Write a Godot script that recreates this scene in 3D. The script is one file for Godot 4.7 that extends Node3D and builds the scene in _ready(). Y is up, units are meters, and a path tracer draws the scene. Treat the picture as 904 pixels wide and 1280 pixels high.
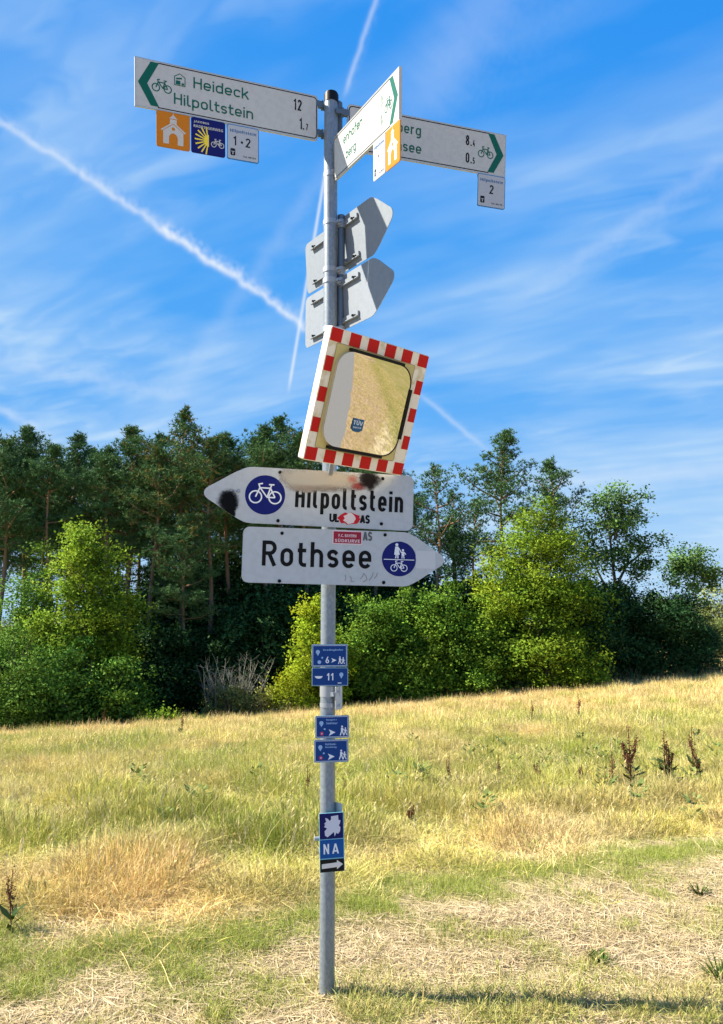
extends Node3D
# A signpost at the edge of a meadow: y is up, metres, the camera looks along -z.

const EYE := 1.752
const SUN_HEIGHT := 44.0      # degrees above the horizon
const SUN_BEHIND := 5.0       # degrees behind the line straight to the left

var rng := RandomNumberGenerator.new()
var noise_a := FastNoiseLite.new()
var noise_b := FastNoiseLite.new()
var noise_c := FastNoiseLite.new()
var taken := {}
var mats := {}


# ------------------------------------------------------------------ geometry
class Geo:
	var v := PackedVector3Array()
	var n := PackedVector3Array()
	var c := PackedColorArray()
	var uv := PackedVector2Array()
	var i := PackedInt32Array()

	func face(a: Vector3, b: Vector3, d: Vector3, out := Vector3.ZERO) -> void:
		var k := v.size()
		if out != Vector3.ZERO and (d - a).cross(b - a).dot(out) < 0.0:
			v.append(a); v.append(d); v.append(b)
		else:
			v.append(a); v.append(b); v.append(d)
		i.append(k); i.append(k + 1); i.append(k + 2)
		var up := (v[k + 2] - v[k]).cross(v[k + 1] - v[k]).normalized()
		n.append(up); n.append(up); n.append(up)

	func quad(a: Vector3, b: Vector3, d: Vector3, e: Vector3, out := Vector3.ZERO) -> void:
		face(a, b, d, out)
		face(a, d, e, out)

	# out: the way the leaf's bough faces; its curved blade then catches light as the bough does
	func leaf(p: Vector3, along: Vector3, across: Vector3, col: Color, out := Vector3.ZERO) -> void:
		var k := v.size()
		if out != Vector3.ZERO:
			if along.cross(across).dot(out) < 0.0:
				across = -across
			var nn := (along.cross(across).normalized() + out * 0.9).normalized()
			n.append(nn); n.append(nn); n.append(nn); n.append(nn)
		v.append(p); v.append(p + along * 0.5 + across); v.append(p + along); v.append(p + along * 0.5 - across)
		var q := Color(col.r * 0.55, col.g * 0.55, col.b * 0.55)
		c.append(q); c.append(q); c.append(q); c.append(q)
		i.append(k); i.append(k + 1); i.append(k + 2); i.append(k); i.append(k + 2); i.append(k + 3)

	func needle(p: Vector3, along: Vector3, across: Vector3, col: Color) -> void:
		var k := v.size()
		v.append(p - across); v.append(p + along); v.append(p + across)
		var q := Color(col.r * 0.55, col.g * 0.55, col.b * 0.55)
		c.append(q); c.append(q); c.append(q)
		i.append(k); i.append(k + 1); i.append(k + 2)

	# a tube with smooth sides along pts; radii per point; colours per point if given
	func tube(pts: Array, radii: Array, sides := 8, colors: Array = [], cap := true) -> void:
		var base := v.size()
		var m := pts.size()
		var ref := Vector3(0.31, 0.17, 0.93)
		for k in m:
			var t: Vector3 = (pts[mini(k + 1, m - 1)] - pts[maxi(k - 1, 0)]).normalized()
			var s := t.cross(ref).normalized()
			if s.length() < 0.5:
				s = t.cross(Vector3.RIGHT).normalized()
			var w := t.cross(s)
			for q in sides:
				var a := TAU * q / sides
				var d := s * cos(a) + w * sin(a)
				v.append(pts[k] + d * radii[k])
				n.append(d)
				if colors.size():
					c.append(colors[k])
		for k in m - 1:
			for q in sides:
				var a0 := base + k * sides + q
				var a1 := base + k * sides + (q + 1) % sides
				var b0 := a0 + sides
				var b1 := a1 + sides
				var good := (v[b0] - v[a0]).cross(v[a1] - v[a0]).dot(n[a0]) > 0.0
				if good:
					i.append(a0); i.append(a1); i.append(b0); i.append(a1); i.append(b1); i.append(b0)
				else:
					i.append(a0); i.append(b0); i.append(a1); i.append(a1); i.append(b0); i.append(b1)
		if cap:
			for e in 2:
				var k: int = 0 if e == 0 else m - 1
				var t: Vector3 = (pts[0] - pts[1]).normalized() if e == 0 else (pts[m - 1] - pts[m - 2]).normalized()
				var start := v.size()
				v.append(pts[k]); n.append(t)
				if colors.size():
					c.append(colors[k])
				for q in sides:
					v.append(v[base + k * sides + q]); n.append(t)
					if colors.size():
						c.append(colors[k])
				for q in sides:
					var x := start + 1 + q
					var y := start + 1 + (q + 1) % sides
					if (v[y] - v[start]).cross(v[x] - v[start]).dot(t) > 0.0:
						i.append(start); i.append(x); i.append(y)
					else:
						i.append(start); i.append(y); i.append(x)

	func box(at: Vector3, size: Vector3, basis := Basis()) -> void:
		var h := size / 2.0
		for ax in 3:
			for s in [-1.0, 1.0]:
				var o := Vector3.ZERO; o[ax] = s
				var u := Vector3.ZERO; u[(ax + 1) % 3] = 1.0
				var w := Vector3.ZERO; w[(ax + 2) % 3] = 1.0
				var p := o * h
				quad(at + basis * (p + (u + w) * h), at + basis * (p + (u - w) * h), at + basis * (p - (u + w) * h), at + basis * (p + (w - u) * h), basis * o)

	func poly(pts: PackedVector2Array, z: float, out := 1.0) -> void:
		var t := Geometry2D.triangulate_polygon(pts)
		for k in range(0, t.size(), 3):
			var a := pts[t[k]]; var b := pts[t[k + 1]]; var d := pts[t[k + 2]]
			face(Vector3(a.x, a.y, z), Vector3(b.x, b.y, z), Vector3(d.x, d.y, z), Vector3(0, 0, out))

	# an outline with thickness and a small chamfer on both faces
	func plate(pts: PackedVector2Array, z0: float, z1: float, bevel := 0.0008) -> void:
		var inner := pts
		if bevel > 0.0:
			var got := Geometry2D.offset_polygon(pts, -bevel, Geometry2D.JOIN_MITER)
			if got.size() == 1 and got[0].size() == pts.size():
				inner = got[0]
		poly(inner if inner.size() == pts.size() else pts, z1, 1.0)
		poly(inner if inner.size() == pts.size() else pts, z0, -1.0)
		var m := pts.size()
		var mid := Vector2.ZERO
		for p in pts:
			mid += p / m
		if inner != pts:   # line the inner outline up with the outer one
			var best := 0
			for k in m:
				if inner[k].distance_to(pts[0]) < inner[best].distance_to(pts[0]):
					best = k
			var turned := PackedVector2Array()
			for k in m:
				turned.append(inner[(best + k) % m])
			if m > 2 and turned[1].distance_to(pts[1]) > turned[m - 1].distance_to(pts[1]):
				var back := PackedVector2Array()
				for k in m:
					back.append(turned[(m - k) % m])
				turned = back
			inner = turned
		for k in m:
			var a := pts[k]; var b := pts[(k + 1) % m]
			var e := (b - a)
			var o := Vector3(e.y, -e.x, 0)
			if o.dot(Vector3(((a + b) / 2 - mid).x, ((a + b) / 2 - mid).y, 0)) < 0:
				o = -o
			var zb := bevel if inner != pts else 0.0
			quad(Vector3(a.x, a.y, z0 + zb), Vector3(b.x, b.y, z0 + zb), Vector3(b.x, b.y, z1 - zb), Vector3(a.x, a.y, z1 - zb), o)
			if zb > 0.0:
				var ia := inner[k]; var ib := inner[(k + 1) % m]
				quad(Vector3(a.x, a.y, z1 - zb), Vector3(b.x, b.y, z1 - zb), Vector3(ib.x, ib.y, z1), Vector3(ia.x, ia.y, z1), o + Vector3(0, 0, o.length()))
				quad(Vector3(a.x, a.y, z0 + zb), Vector3(b.x, b.y, z0 + zb), Vector3(ib.x, ib.y, z0), Vector3(ia.x, ia.y, z0), o - Vector3(0, 0, o.length()))

	# a flat stroke of even width along a polyline
	func stroke(pts: PackedVector2Array, w: float, z: float, closed := false) -> void:
		var m := pts.size()
		if m < 2:
			return
		var l := PackedVector2Array()
		var r := PackedVector2Array()
		for k in m:
			var a := pts[(k - 1 + m) % m] if closed or k > 0 else pts[k]
			var b := pts[(k + 1) % m] if closed or k < m - 1 else pts[k]
			var d0 := (pts[k] - a).normalized()
			var d1 := (b - pts[k]).normalized()
			if d0 == Vector2.ZERO: d0 = d1
			if d1 == Vector2.ZERO: d1 = d0
			var t := (d0 + d1).normalized()
			if t == Vector2.ZERO: t = d0
			var s := Vector2(-t.y, t.x)
			var k2 := minf(1.0 / maxf(0.3, s.dot(Vector2(-d0.y, d0.x))), 2.0) * w / 2.0
			l.append(pts[k] + s * k2)
			r.append(pts[k] - s * k2)
		for k in (m if closed else m - 1):
			var q := (k + 1) % m
			quad(Vector3(l[k].x, l[k].y, z), Vector3(l[q].x, l[q].y, z), Vector3(r[q].x, r[q].y, z), Vector3(r[k].x, r[k].y, z), Vector3(0, 0, 1))

	func commit(m: Material) -> ArrayMesh:
		var a := []
		a.resize(Mesh.ARRAY_MAX)
		a[Mesh.ARRAY_VERTEX] = v
		if n.size() == v.size():
			a[Mesh.ARRAY_NORMAL] = n
		if c.size() == v.size():
			a[Mesh.ARRAY_COLOR] = c
		if uv.size() == v.size():
			a[Mesh.ARRAY_TEX_UV] = uv
		a[Mesh.ARRAY_INDEX] = i
		var mesh := ArrayMesh.new()
		mesh.add_surface_from_arrays(Mesh.PRIMITIVE_TRIANGLES, a)
		mesh.surface_set_material(0, m)
		return mesh


# ------------------------------------------------------------------ scene helpers
func numbered(called: String) -> String:
	if not taken.has(called):
		taken[called] = 0
		return called
	taken[called] += 1
	return "%s_%03d" % [called, taken[called]]


func tag(o: Node, label: String, category := "", group := "", kind := "") -> Node:
	o.set_meta("label", label)
	if category: o.set_meta("category", category)
	if group: o.set_meta("group", group)
	if kind: o.set_meta("kind", kind)
	return o


func base(called: String, at := Vector3.ZERO, turn := Vector3.ZERO) -> Node3D:
	var o := Node3D.new()
	o.name = numbered(called)
	add_child(o, true)
	o.position = at
	o.rotation_degrees = turn
	return o


func part(called: String, mesh: Mesh, parent: Node) -> MeshInstance3D:
	var o := MeshInstance3D.new()
	o.mesh = mesh
	o.name = numbered(called) if parent == self else called
	parent.add_child(o, true)
	return o


func obj(called: String, g: Geo, m: Material, parent: Node = self) -> MeshInstance3D:
	return part(called, g.commit(m), parent)


func col(r: int, g: int, b: int) -> Color:
	return Color8(r, g, b)


func paint(called: String, c: Color, rough := 0.45, metal := 0.0, grain: Texture2D = null) -> StandardMaterial3D:
	if mats.has(called):
		return mats[called]
	var m := StandardMaterial3D.new()
	m.resource_name = called
	m.albedo_color = c
	m.roughness = rough
	m.metallic = metal
	m.metallic_specular = 0.3
	if grain:
		m.albedo_texture = grain
		m.uv1_triplanar = true
		m.uv1_scale = Vector3(2.2, 2.2, 2.2)
	mats[called] = m
	return m


func tinted(called: String, c: Color, rough: float, light := 0.0) -> StandardMaterial3D:
	if mats.has(called):
		return mats[called]
	var m := StandardMaterial3D.new()
	m.resource_name = called
	m.albedo_color = c
	m.vertex_color_use_as_albedo = true
	m.roughness = maxf(rough, 0.65)
	m.metallic_specular = 0.16
	if light > 0.0:
		m.backlight_enabled = true
		m.backlight = Color(light, light, light)
	mats[called] = m
	return m


func noise_tex(size: int, freq: float, oct: int, lo: Color, hi: Color, sd: int, mid := -1.0) -> NoiseTexture2D:
	var n := FastNoiseLite.new()
	n.seed = sd
	n.frequency = freq
	n.fractal_octaves = oct
	var t := NoiseTexture2D.new()
	t.width = size
	t.height = size
	t.seamless = true
	t.noise = n
	var g := Gradient.new()
	g.set_color(0, lo)
	g.set_color(1, hi)
	if mid > 0.0:
		g.add_point(mid, hi)
	t.color_ramp = g
	return t


func rounded(x0: float, y0: float, x1: float, y1: float, r: float, steps := 5, which := [true, true, true, true]) -> PackedVector2Array:
	# counter-clockwise from the lower right corner; which: lower right, upper right, upper left, lower left
	var out := PackedVector2Array()
	var cs := [Vector2(x1 - r, y0 + r), Vector2(x1 - r, y1 - r), Vector2(x0 + r, y1 - r), Vector2(x0 + r, y0 + r)]
	var hard := [Vector2(x1, y0), Vector2(x1, y1), Vector2(x0, y1), Vector2(x0, y0)]
	for k in 4:
		if not which[k] or r <= 0.0:
			out.append(hard[k])
			continue
		for s in steps + 1:
			var a := -PI / 2 + k * PI / 2 + PI / 2 * s / steps
			out.append(cs[k] + Vector2(cos(a), sin(a)) * r)
	return out


func arc(c: Vector2, rx: float, ry: float, a0: float, a1: float, steps := 12) -> PackedVector2Array:
	var out := PackedVector2Array()
	for s in steps + 1:
		var a := deg_to_rad(lerpf(a0, a1, float(s) / steps))
		out.append(c + Vector2(cos(a) * rx, sin(a) * ry))
	return out


func disc(c: Vector2, r: float, steps := 40) -> PackedVector2Array:
	var out := arc(c, r, r, 0, 360, steps)
	out.remove_at(out.size() - 1)
	return out


# ------------------------------------------------------------------ lettering (road-sign letters drawn as strokes; capital height 1)
const O_ := "m .45 .46 e .26 .46 .19 .19 0 180 l .07 .26 e .26 .26 .19 .19 180 360 z"
const GLYPHS := {
	"o": [.52, O_],
	"e": [.52, "m .07 .35 l .45 .35 l .45 .46 e .26 .46 .19 .19 0 180 l .07 .26 e .26 .26 .19 .19 180 330"],
	"c": [.47, "m .43 .52 e .26 .46 .19 .19 35 180 l .07 .26 e .26 .26 .19 .19 180 325"],
	"d": [.52, "m .45 0 l .45 1 " + O_],
	"b": [.52, "m .07 0 l .07 1 " + O_],
	"p": [.52, "m .07 .72 l .07 -.28 " + O_],
	"g": [.52, "m .45 .72 l .45 -.02 e .26 -.02 .19 .19 0 -140 " + O_],
	"n": [.52, "m .07 0 l .07 .72 m .07 .46 e .26 .46 .19 .19 180 0 l .45 0"],
	"h": [.52, "m .07 0 l .07 1 m .07 .46 e .26 .46 .19 .19 180 0 l .45 0"],
	"r": [.37, "m .07 0 l .07 .72 m .07 .44 e .27 .44 .2 .21 180 75"],
	"i": [.14, "m .07 0 l .07 .72 m .07 .83 l .07 .97"],
	"l": [.27, "m .07 1 l .07 .2 e .2 .2 .13 .13 180 270 l .27 .07"],
	"t": [.37, "m .13 .95 l .13 .22 e .28 .22 .15 .15 180 270 l .37 .07 m 0 .65 l .36 .65"],
	"s": [.46, "m .41 .54 e .23 .505 .165 .145 25 265 l .25 .355 e .23 .215 .165 .145 85 -155"],
	"k": [.5, "m .07 0 l .07 1 m .44 .72 l .1 .31 m .22 .45 l .46 0"],
	"f": [.36, "m .13 0 l .13 .8 e .27 .8 .13 .13 180 90 l .36 .93 m 0 .65 l .34 .65"],
	"u": [.52, "m .07 .72 l .07 .26 e .26 .26 .19 .19 180 360 l .45 .72 m .45 .3 l .45 0"],
	"a": [.5, "m .08 .6 e .25 .47 .18 .18 140 0 l .43 0 m .43 .42 l .24 .42 e .24 .245 .175 .175 90 270 l .43 .07"],
	"H": [.58, "m .07 0 l .07 1 m .51 0 l .51 1 m .07 .52 l .51 .52"],
	"R": [.58, "m .07 0 l .07 1 m .07 .93 l .3 .93 e .3 .715 .215 .215 90 -90 l .07 .5 m .28 .5 l .52 0"],
	"N": [.6, "m .07 0 l .07 1 m .07 .97 l .53 .03 m .53 0 l .53 1"],
	"A": [.64, "m .05 0 l .32 .98 m .32 .98 l .59 0 m .14 .26 l .5 .26"],
	"U": [.58, "m .07 1 l .07 .29 e .29 .29 .22 .22 180 360 l .51 1"],
	"L": [.46, "m .07 1 l .07 .07 l .46 .07"],
	"S": [.54, "m .48 .76 e .27 .72 .2 .21 20 265 l .3 .5 e .27 .285 .2 .215 85 -160"],
	"1": [.34, "m .04 .76 l .25 .95 l .25 0"],
	"2": [.54, "m .07 .78 e .27 .73 .2 .2 165 -35 l .08 .07 l .5 .07"],
	"4": [.54, "m .32 1 l .08 .3 l .52 .3 m .39 .55 l .39 0"],
	"5": [.54, "m .46 .93 l .12 .93 l .1 .52 e .26 .3 .2 .23 125 -150"],
	"6": [.54, "m .38 .96 l .12 .46 m .47 .28 e .27 .28 .2 .21 0 360 z"],
	"7": [.52, "m .04 .93 l .46 .93 l .2 0"],
	"8": [.54, "m .44 .74 e .27 .74 .17 .19 0 360 z m .47 .28 e .27 .28 .2 .21 0 360 z"],
	"0": [.54, "m .47 .72 e .27 .72 .2 .21 0 180 l .07 .28 e .27 .28 .2 .21 180 360 z"],
	".": [.14, "m .07 0 l .07 .14"],
	"+": [.4, "m .04 .45 l .36 .45 m .2 .29 l .2 .61"],
	" ": [.3, ""],
}


func text_width(s: String, xs: float, gap: float) -> float:
	var w := 0.0
	for ch in s:
		var g: Array = GLYPHS[ch]
		w += 0.14 + (g[0] - 0.14) * xs + gap
	return w - gap


func letters(g: Geo, s: String, x: float, y: float, cap: float, z: float, xs := 1.0, weight := 0.14, gap := 0.15) -> float:
	var lift := 0.0
	for ch in s:
		var gl: Array = GLYPHS[ch]
		var tok: PackedStringArray = (gl[1] as String).split(" ", false)
		var pts := PackedVector2Array()
		var k := 0
		while k <= tok.size():
			var op := tok[k] if k < tok.size() else "end"
			if op == "m" or op == "end" or op == "z":
				if op == "z":
					pts.remove_at(0)
				if pts.size() > 1:
					var put := PackedVector2Array()
					for p in pts:
						put.append(Vector2(x + (0.07 + (p.x - 0.07) * xs) * cap, y + p.y * cap))
					g.stroke(put, weight * cap, z + lift, op == "z")
					lift += 0.00004
				pts = PackedVector2Array()
				if op == "m":
					pts.append(Vector2(float(tok[k + 1]), float(tok[k + 2])))
					k += 2
				k += 1
			elif op == "l":
				pts.append(Vector2(float(tok[k + 1]), float(tok[k + 2])))
				k += 3
			else:
				var a := arc(Vector2(float(tok[k + 1]), float(tok[k + 2])), float(tok[k + 3]), float(tok[k + 4]), float(tok[k + 5]), float(tok[k + 6]), 12)
				for p in a:
					if pts.is_empty() or pts[pts.size() - 1].distance_to(p) > 0.004:
						pts.append(p)
				k += 7
		x += (0.14 + (gl[0] - 0.14) * xs + gap) * cap
	return x


# a line of letters fitted between x0 and x1
func fit_letters(g: Geo, s: String, x0: float, x1: float, y: float, cap: float, z: float, weight := 0.14, gap := 0.15) -> void:
	var w1 := text_width(s, 1.0, gap)
	var w0 := text_width(s, 0.0, gap)
	var xs := ((x1 - x0) / cap - w0) / maxf(0.01, w1 - w0)
	letters(g, s, x0, y, cap, z, xs, weight, gap)


# small print in a plain typeface
func small_print(s: String, x0: float, x1: float, y: float, height: float, z: float, m: Material, parent: Node, bold := true) -> void:
	var t := TextMesh.new()
	var f := SystemFont.new()
	f.font_names = PackedStringArray(["Droid Sans"])
	f.font_weight = 700 if bold else 400
	t.font = f
	t.text = s
	t.font_size = 32
	t.pixel_size = 0.01
	t.depth = 0.0
	t.curve_step = 2.0
	t.horizontal_alignment = HORIZONTAL_ALIGNMENT_CENTER
	t.vertical_alignment = VERTICAL_ALIGNMENT_CENTER
	t.material = m
	var b := t.get_aabb()
	var o := part("lettering", t, parent)
	if b.size.x > 0.0 and b.size.y > 0.0:
		o.scale = Vector3((x1 - x0) / b.size.x, height / b.size.y, 1.0)
		o.position = Vector3((x0 + x1) / 2.0 - (b.position.x + b.size.x / 2) * o.scale.x, y + height / 2 - (b.position.y + b.size.y / 2) * o.scale.y, z)


func bicycle(g: Geo, c: Vector2, width: float, z: float, weight := 0.26) -> void:
	var s := width / 5.2
	var w := s * weight
	var at := func(x: float, y: float) -> Vector2: return c + Vector2(x, y - 0.6) * s
	for k in [-1.6, 1.6]:
		g.stroke(disc(at.call(k, 0.0), s, 24), w, z, true)
	var k2 := 0
	for line in [
			[[-1.6, 0], [-0.95, 1.6], [-1.15, 2.15], [-0.5, 2.3]], [[-0.95, 1.6], [0.3, 0.0]], [[-0.98, 1.55], [0.85, 1.55]],
			[[0.3, 0], [0.95, 2.1]], [[0.3, 0], [1.6, 0]], [[0.82, 1.5], [1.6, 0]], [[0.5, 2.15], [1.4, 2.15]]]:
		var p := PackedVector2Array()
		for q in line:
			p.append(at.call(q[0], q[1]))
		k2 += 1
		g.stroke(p, w, z + k2 * 0.00004)


func walker(g: Geo, c: Vector2, h: float, z: float) -> void:
	# a small walking figure: head, body, arm, legs
	var s := h
	g.poly(disc(c + Vector2(0, 0.40) * s, 0.1 * s, 12), z)
	g.poly(PackedVector2Array([c + Vector2(-.12, .27) * s, c + Vector2(.1, .27) * s, c + Vector2(.1, -.06) * s, c + Vector2(-.12, -.06) * s]), z + .00004)
	g.stroke(PackedVector2Array([c + Vector2(-.04, -.04) * s, c + Vector2(-.2, -.5) * s]), .11 * s, z + .00008)
	g.stroke(PackedVector2Array([c + Vector2(.02, -.04) * s, c + Vector2(.1, -.28) * s, c + Vector2(.2, -.5) * s]), .11 * s, z + .00012)
	g.stroke(PackedVector2Array([c + Vector2(.06, .22) * s, c + Vector2(.24, -.02) * s]), .07 * s, z + .00016)


# ------------------------------------------------------------------ land
func drop(z: float) -> float:
	return minf(maxf(0.0, -z - 5.0), 40.0)


# where the lane's edge lies: along the verge, swinging away behind the viewer to the right
func kerb(x: float) -> float:
	var bend := -3.43 + 0.305 * (x - 3.0)
	return lerpf(-3.42 + 0.02 * minf(x, 0.0), bend, smoothstep(0.0, 3.2, x)) + noise_a.get_noise_1d(x * 12.0) * 0.10


func land(x: float, z: float) -> float:
	var t := drop(z)
	var soft := smoothstep(0.0, 4.0, t)
	var xx := clampf(x, -26.0, 26.0)
	if z > kerb(x):
		return 0.0
	var h := -0.0725 * (t - (1.0 - soft) * t * 0.4) + 0.079 * xx * t / 35.0
	h += 0.012 * exp(-(pow((x + 0.10) / 0.32, 2.0) + pow((z + 4.03) / 0.14, 2.0)))
	h += noise_b.get_noise_2d(x * 2.0, z * 2.0) * 0.10 * smoothstep(5.0, 12.0, -z)
	h += noise_a.get_noise_2d(x * 9.0, z * 9.0) * 0.02 * smoothstep(0.05, 0.6, kerb(x) - z)
	return h


# where the mown verge ends and the tall meadow begins
func edge(x: float) -> float:
	var e := 0.0
	if x < -1.0:
		e = lerpf(-4.75, -4.95, clampf((x + 3.0) / 2.0, 0, 1))
	elif x < 0.3:
		e = lerpf(-4.95, -6.0, (x + 1.0) / 1.3)
	else:
		e = lerpf(-6.0, -7.5, clampf((x - 0.3) / 3.0, 0, 1)) + maxf(0.0, x - 3.3) * 0.29
	return e + noise_a.get_noise_2d(x * 22.0, 7.0) * 0.35


func straw_amount(x: float, z: float) -> float:
	# 1 = bleached straw, 0 = green
	return clampf(0.5 + 1.3 * noise_a.get_noise_2d(x * 16.0, z * 26.0) + 0.8 * noise_b.get_noise_2d(x * 30.0 + 40.0, z * 40.0), 0.0, 1.0)


func verge_green(x: float, z: float) -> float:
	# how much green grass stands on the verge here
	var band := exp(-pow((z - edge(x) - 0.42) / (0.36 + 0.12 * clampf(x - 3.0, 0.0, 4.0)), 2.0))
	var left := smoothstep(0.1, -0.5, x) * exp(-pow((z + 4.02) / 0.2, 2.0)) * smoothstep(-1.3, -0.5, x)
	var patch := smoothstep(0.08, 0.42, noise_a.get_noise_2d(x * 30.0 + 9.0, z * 38.0))
	return clampf(band * 0.9 + left * 0.6 + patch * 0.6, 0.0, 1.0)


func ground_color(x: float, z: float) -> Color:
	var dirt := Color(0.36, 0.26, 0.15)
	var straw := Color(0.60, 0.50, 0.32)
	var green := Color(0.19, 0.21, 0.05)
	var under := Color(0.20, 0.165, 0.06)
	var e := edge(x)
	if z > e:
		var c := straw.lerp(green, verge_green(x, z) * 0.8)
		var d := smoothstep(-4.05, -3.8, z + noise_a.get_noise_2d(x * 20.0, z * 20.0) * 0.35) * smoothstep(0.2, 0.9, x + noise_a.get_noise_2d(x * 12.0, 3.0))
		c = c.lerp(dirt, d * 0.9)
		c = c.lerp(dirt * 0.75, 0.7 * smoothstep(0.12, 0.38, noise_b.get_noise_2d(x * 55.0 + 900.0, z * 70.0)))
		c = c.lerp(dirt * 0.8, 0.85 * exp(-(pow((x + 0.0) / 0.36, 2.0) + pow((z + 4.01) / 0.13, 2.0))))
		var n := noise_b.get_noise_2d(x * 120.0, z * 120.0)
		return c * (1.0 + 0.35 * n)
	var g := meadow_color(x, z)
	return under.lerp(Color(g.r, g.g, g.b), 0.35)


func meadow_color(x: float, z: float) -> Color:
	var gold := Color(0.50, 0.375, 0.135)
	var pale := Color(0.54, 0.45, 0.23)
	var lime := Color(0.345, 0.345, 0.085)
	var green := Color(0.21, 0.245, 0.04)
	var d := -z
	var n := noise_a.get_noise_2d(x * 6.0, z * 3.2)
	var n2 := noise_b.get_noise_2d(x * 14.0, z * 9.0)
	var dry := 0.29 + 0.85 * n + 0.8 * n2
	dry += smoothstep(19.0, 32.0, d) * 0.55                                          # the far strip is dry
	dry += smoothstep(0.3, -0.9, x) * smoothstep(6.9, 5.6, d) * 0.55                 # the dry patch on the near left
	dry += exp(-pow((x - 0.35) / 0.5, 2.0) - pow((d - 6.5) / 0.6, 2.0)) * 0.5
	dry += smoothstep(0.3, 1.5, x) * smoothstep(9.5, 7.5, d) * 0.25
	dry -= exp(-pow((d - 9.0) / 2.6, 2.0)) * smoothstep(1.5, -1.0, x) * 0.35
	dry = clampf(dry, 0.0, 1.0)
	var dryc := gold.lerp(pale, clampf(0.5 + n2 * 1.4, 0, 1))
	var wet := lime.lerp(green, clampf(0.35 - n * 0.9 + n2, 0, 1))
	dryc = dryc.lerp(Color(0.50, 0.345, 0.165), 0.6 * clampf(smoothstep(0.4, -0.9, x) * smoothstep(7.2, 5.8, d) + 1.4 * noise_b.get_noise_2d(x * 11.0 + 640.0, z * 8.0), 0.0, 1.0))
	dryc = dryc.lerp(Color(0.58, 0.425, 0.215), 0.7 * smoothstep(21.0, 31.0, d))
	return wet.lerp(dryc, dry)


func grass_tuft(blades: int, height: float, spread: float, width: float, droop: float, segs: int, seeded: float, sd: int) -> Geo:
	var r := RandomNumberGenerator.new()
	r.seed = sd
	var g := Geo.new()
	for b in blades:
		var a := r.randf() * TAU
		var p := Vector3(cos(a), 0, sin(a)) * spread * sqrt(r.randf())
		var turn := a + r.randf_range(-2.4, 2.4)
		var lean := Vector3(cos(turn), 0, sin(turn)) * r.randf_range(0.4, 1.5)
		var h := height * r.randf_range(0.45, 1.05)
		var dr := droop * r.randf_range(0.15, 1.5)
		var side := Vector3(-sin(a + r.randf() * 3.0), 0, cos(a + r.randf() * 3.0)).normalized() * width * r.randf_range(0.6, 1.3) / 2.0
		var tone := r.randf_range(0.72, 1.22)
		var cl := Color(tone * r.randf_range(0.95, 1.05), tone, tone * r.randf_range(0.8, 1.1)) * 0.82
		var last := -1
		for s in segs + 1:
			var t := float(s) / segs
			var q := p + Vector3.UP * h * (t - 0.35 * dr * t * t) + lean * h * dr * t * t * 0.75
			var w := side * (1.0 - t * 0.92)
			var k := g.v.size()
			g.v.append(q - w); g.v.append(q + w)
			g.c.append(cl); g.c.append(cl)
			if last >= 0:
				g.i.append_array(PackedInt32Array([last, k, last + 1, last + 1, k, k + 1]))
			last = k
		if r.randf() < seeded:
			var top := p + Vector3.UP * h * (1.0 - 0.35 * dr) + lean * h * dr * 0.75
			var sc := Color(cl.r * 1.6, cl.g * 1.5, cl.b * 1.5)
			for s in 5:
				var dirv := (Vector3.UP + lean * dr + Vector3(r.randf_range(-.5, .5), 0, r.randf_range(-.5, .5))).normalized()
				g.leaf(top - Vector3.UP * s * (0.008 + 0.014 * height), dirv * (0.025 + 0.035 * height), Vector3(r.randf_range(-1, 1), 0.1, r.randf_range(-1, 1)).normalized() * (0.002 + 0.0045 * height), sc)
	return g


func scatter(called: String, label: String, category: String, mesh: Mesh, places: Array, tints: PackedColorArray) -> void:
	var mm := MultiMesh.new()
	mm.transform_format = MultiMesh.TRANSFORM_3D
	mm.use_colors = true
	mm.mesh = mesh
	mm.instance_count = places.size()
	for k in places.size():
		mm.set_instance_transform(k, places[k])
		mm.set_instance_color(k, tints[k])
	var o := MultiMeshInstance3D.new()
	o.multimesh = mm
	o.name = numbered(called)
	add_child(o, true)
	tag(o, label, category, "", "stuff")


# ------------------------------------------------------------------ sky
func sky_dir(az: float, el: float) -> Vector3:
	var a := deg_to_rad(az); var e := deg_to_rad(el)
	return Vector3(sin(a) * cos(e), sin(e), -cos(a) * cos(e))


var trails := []

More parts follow.
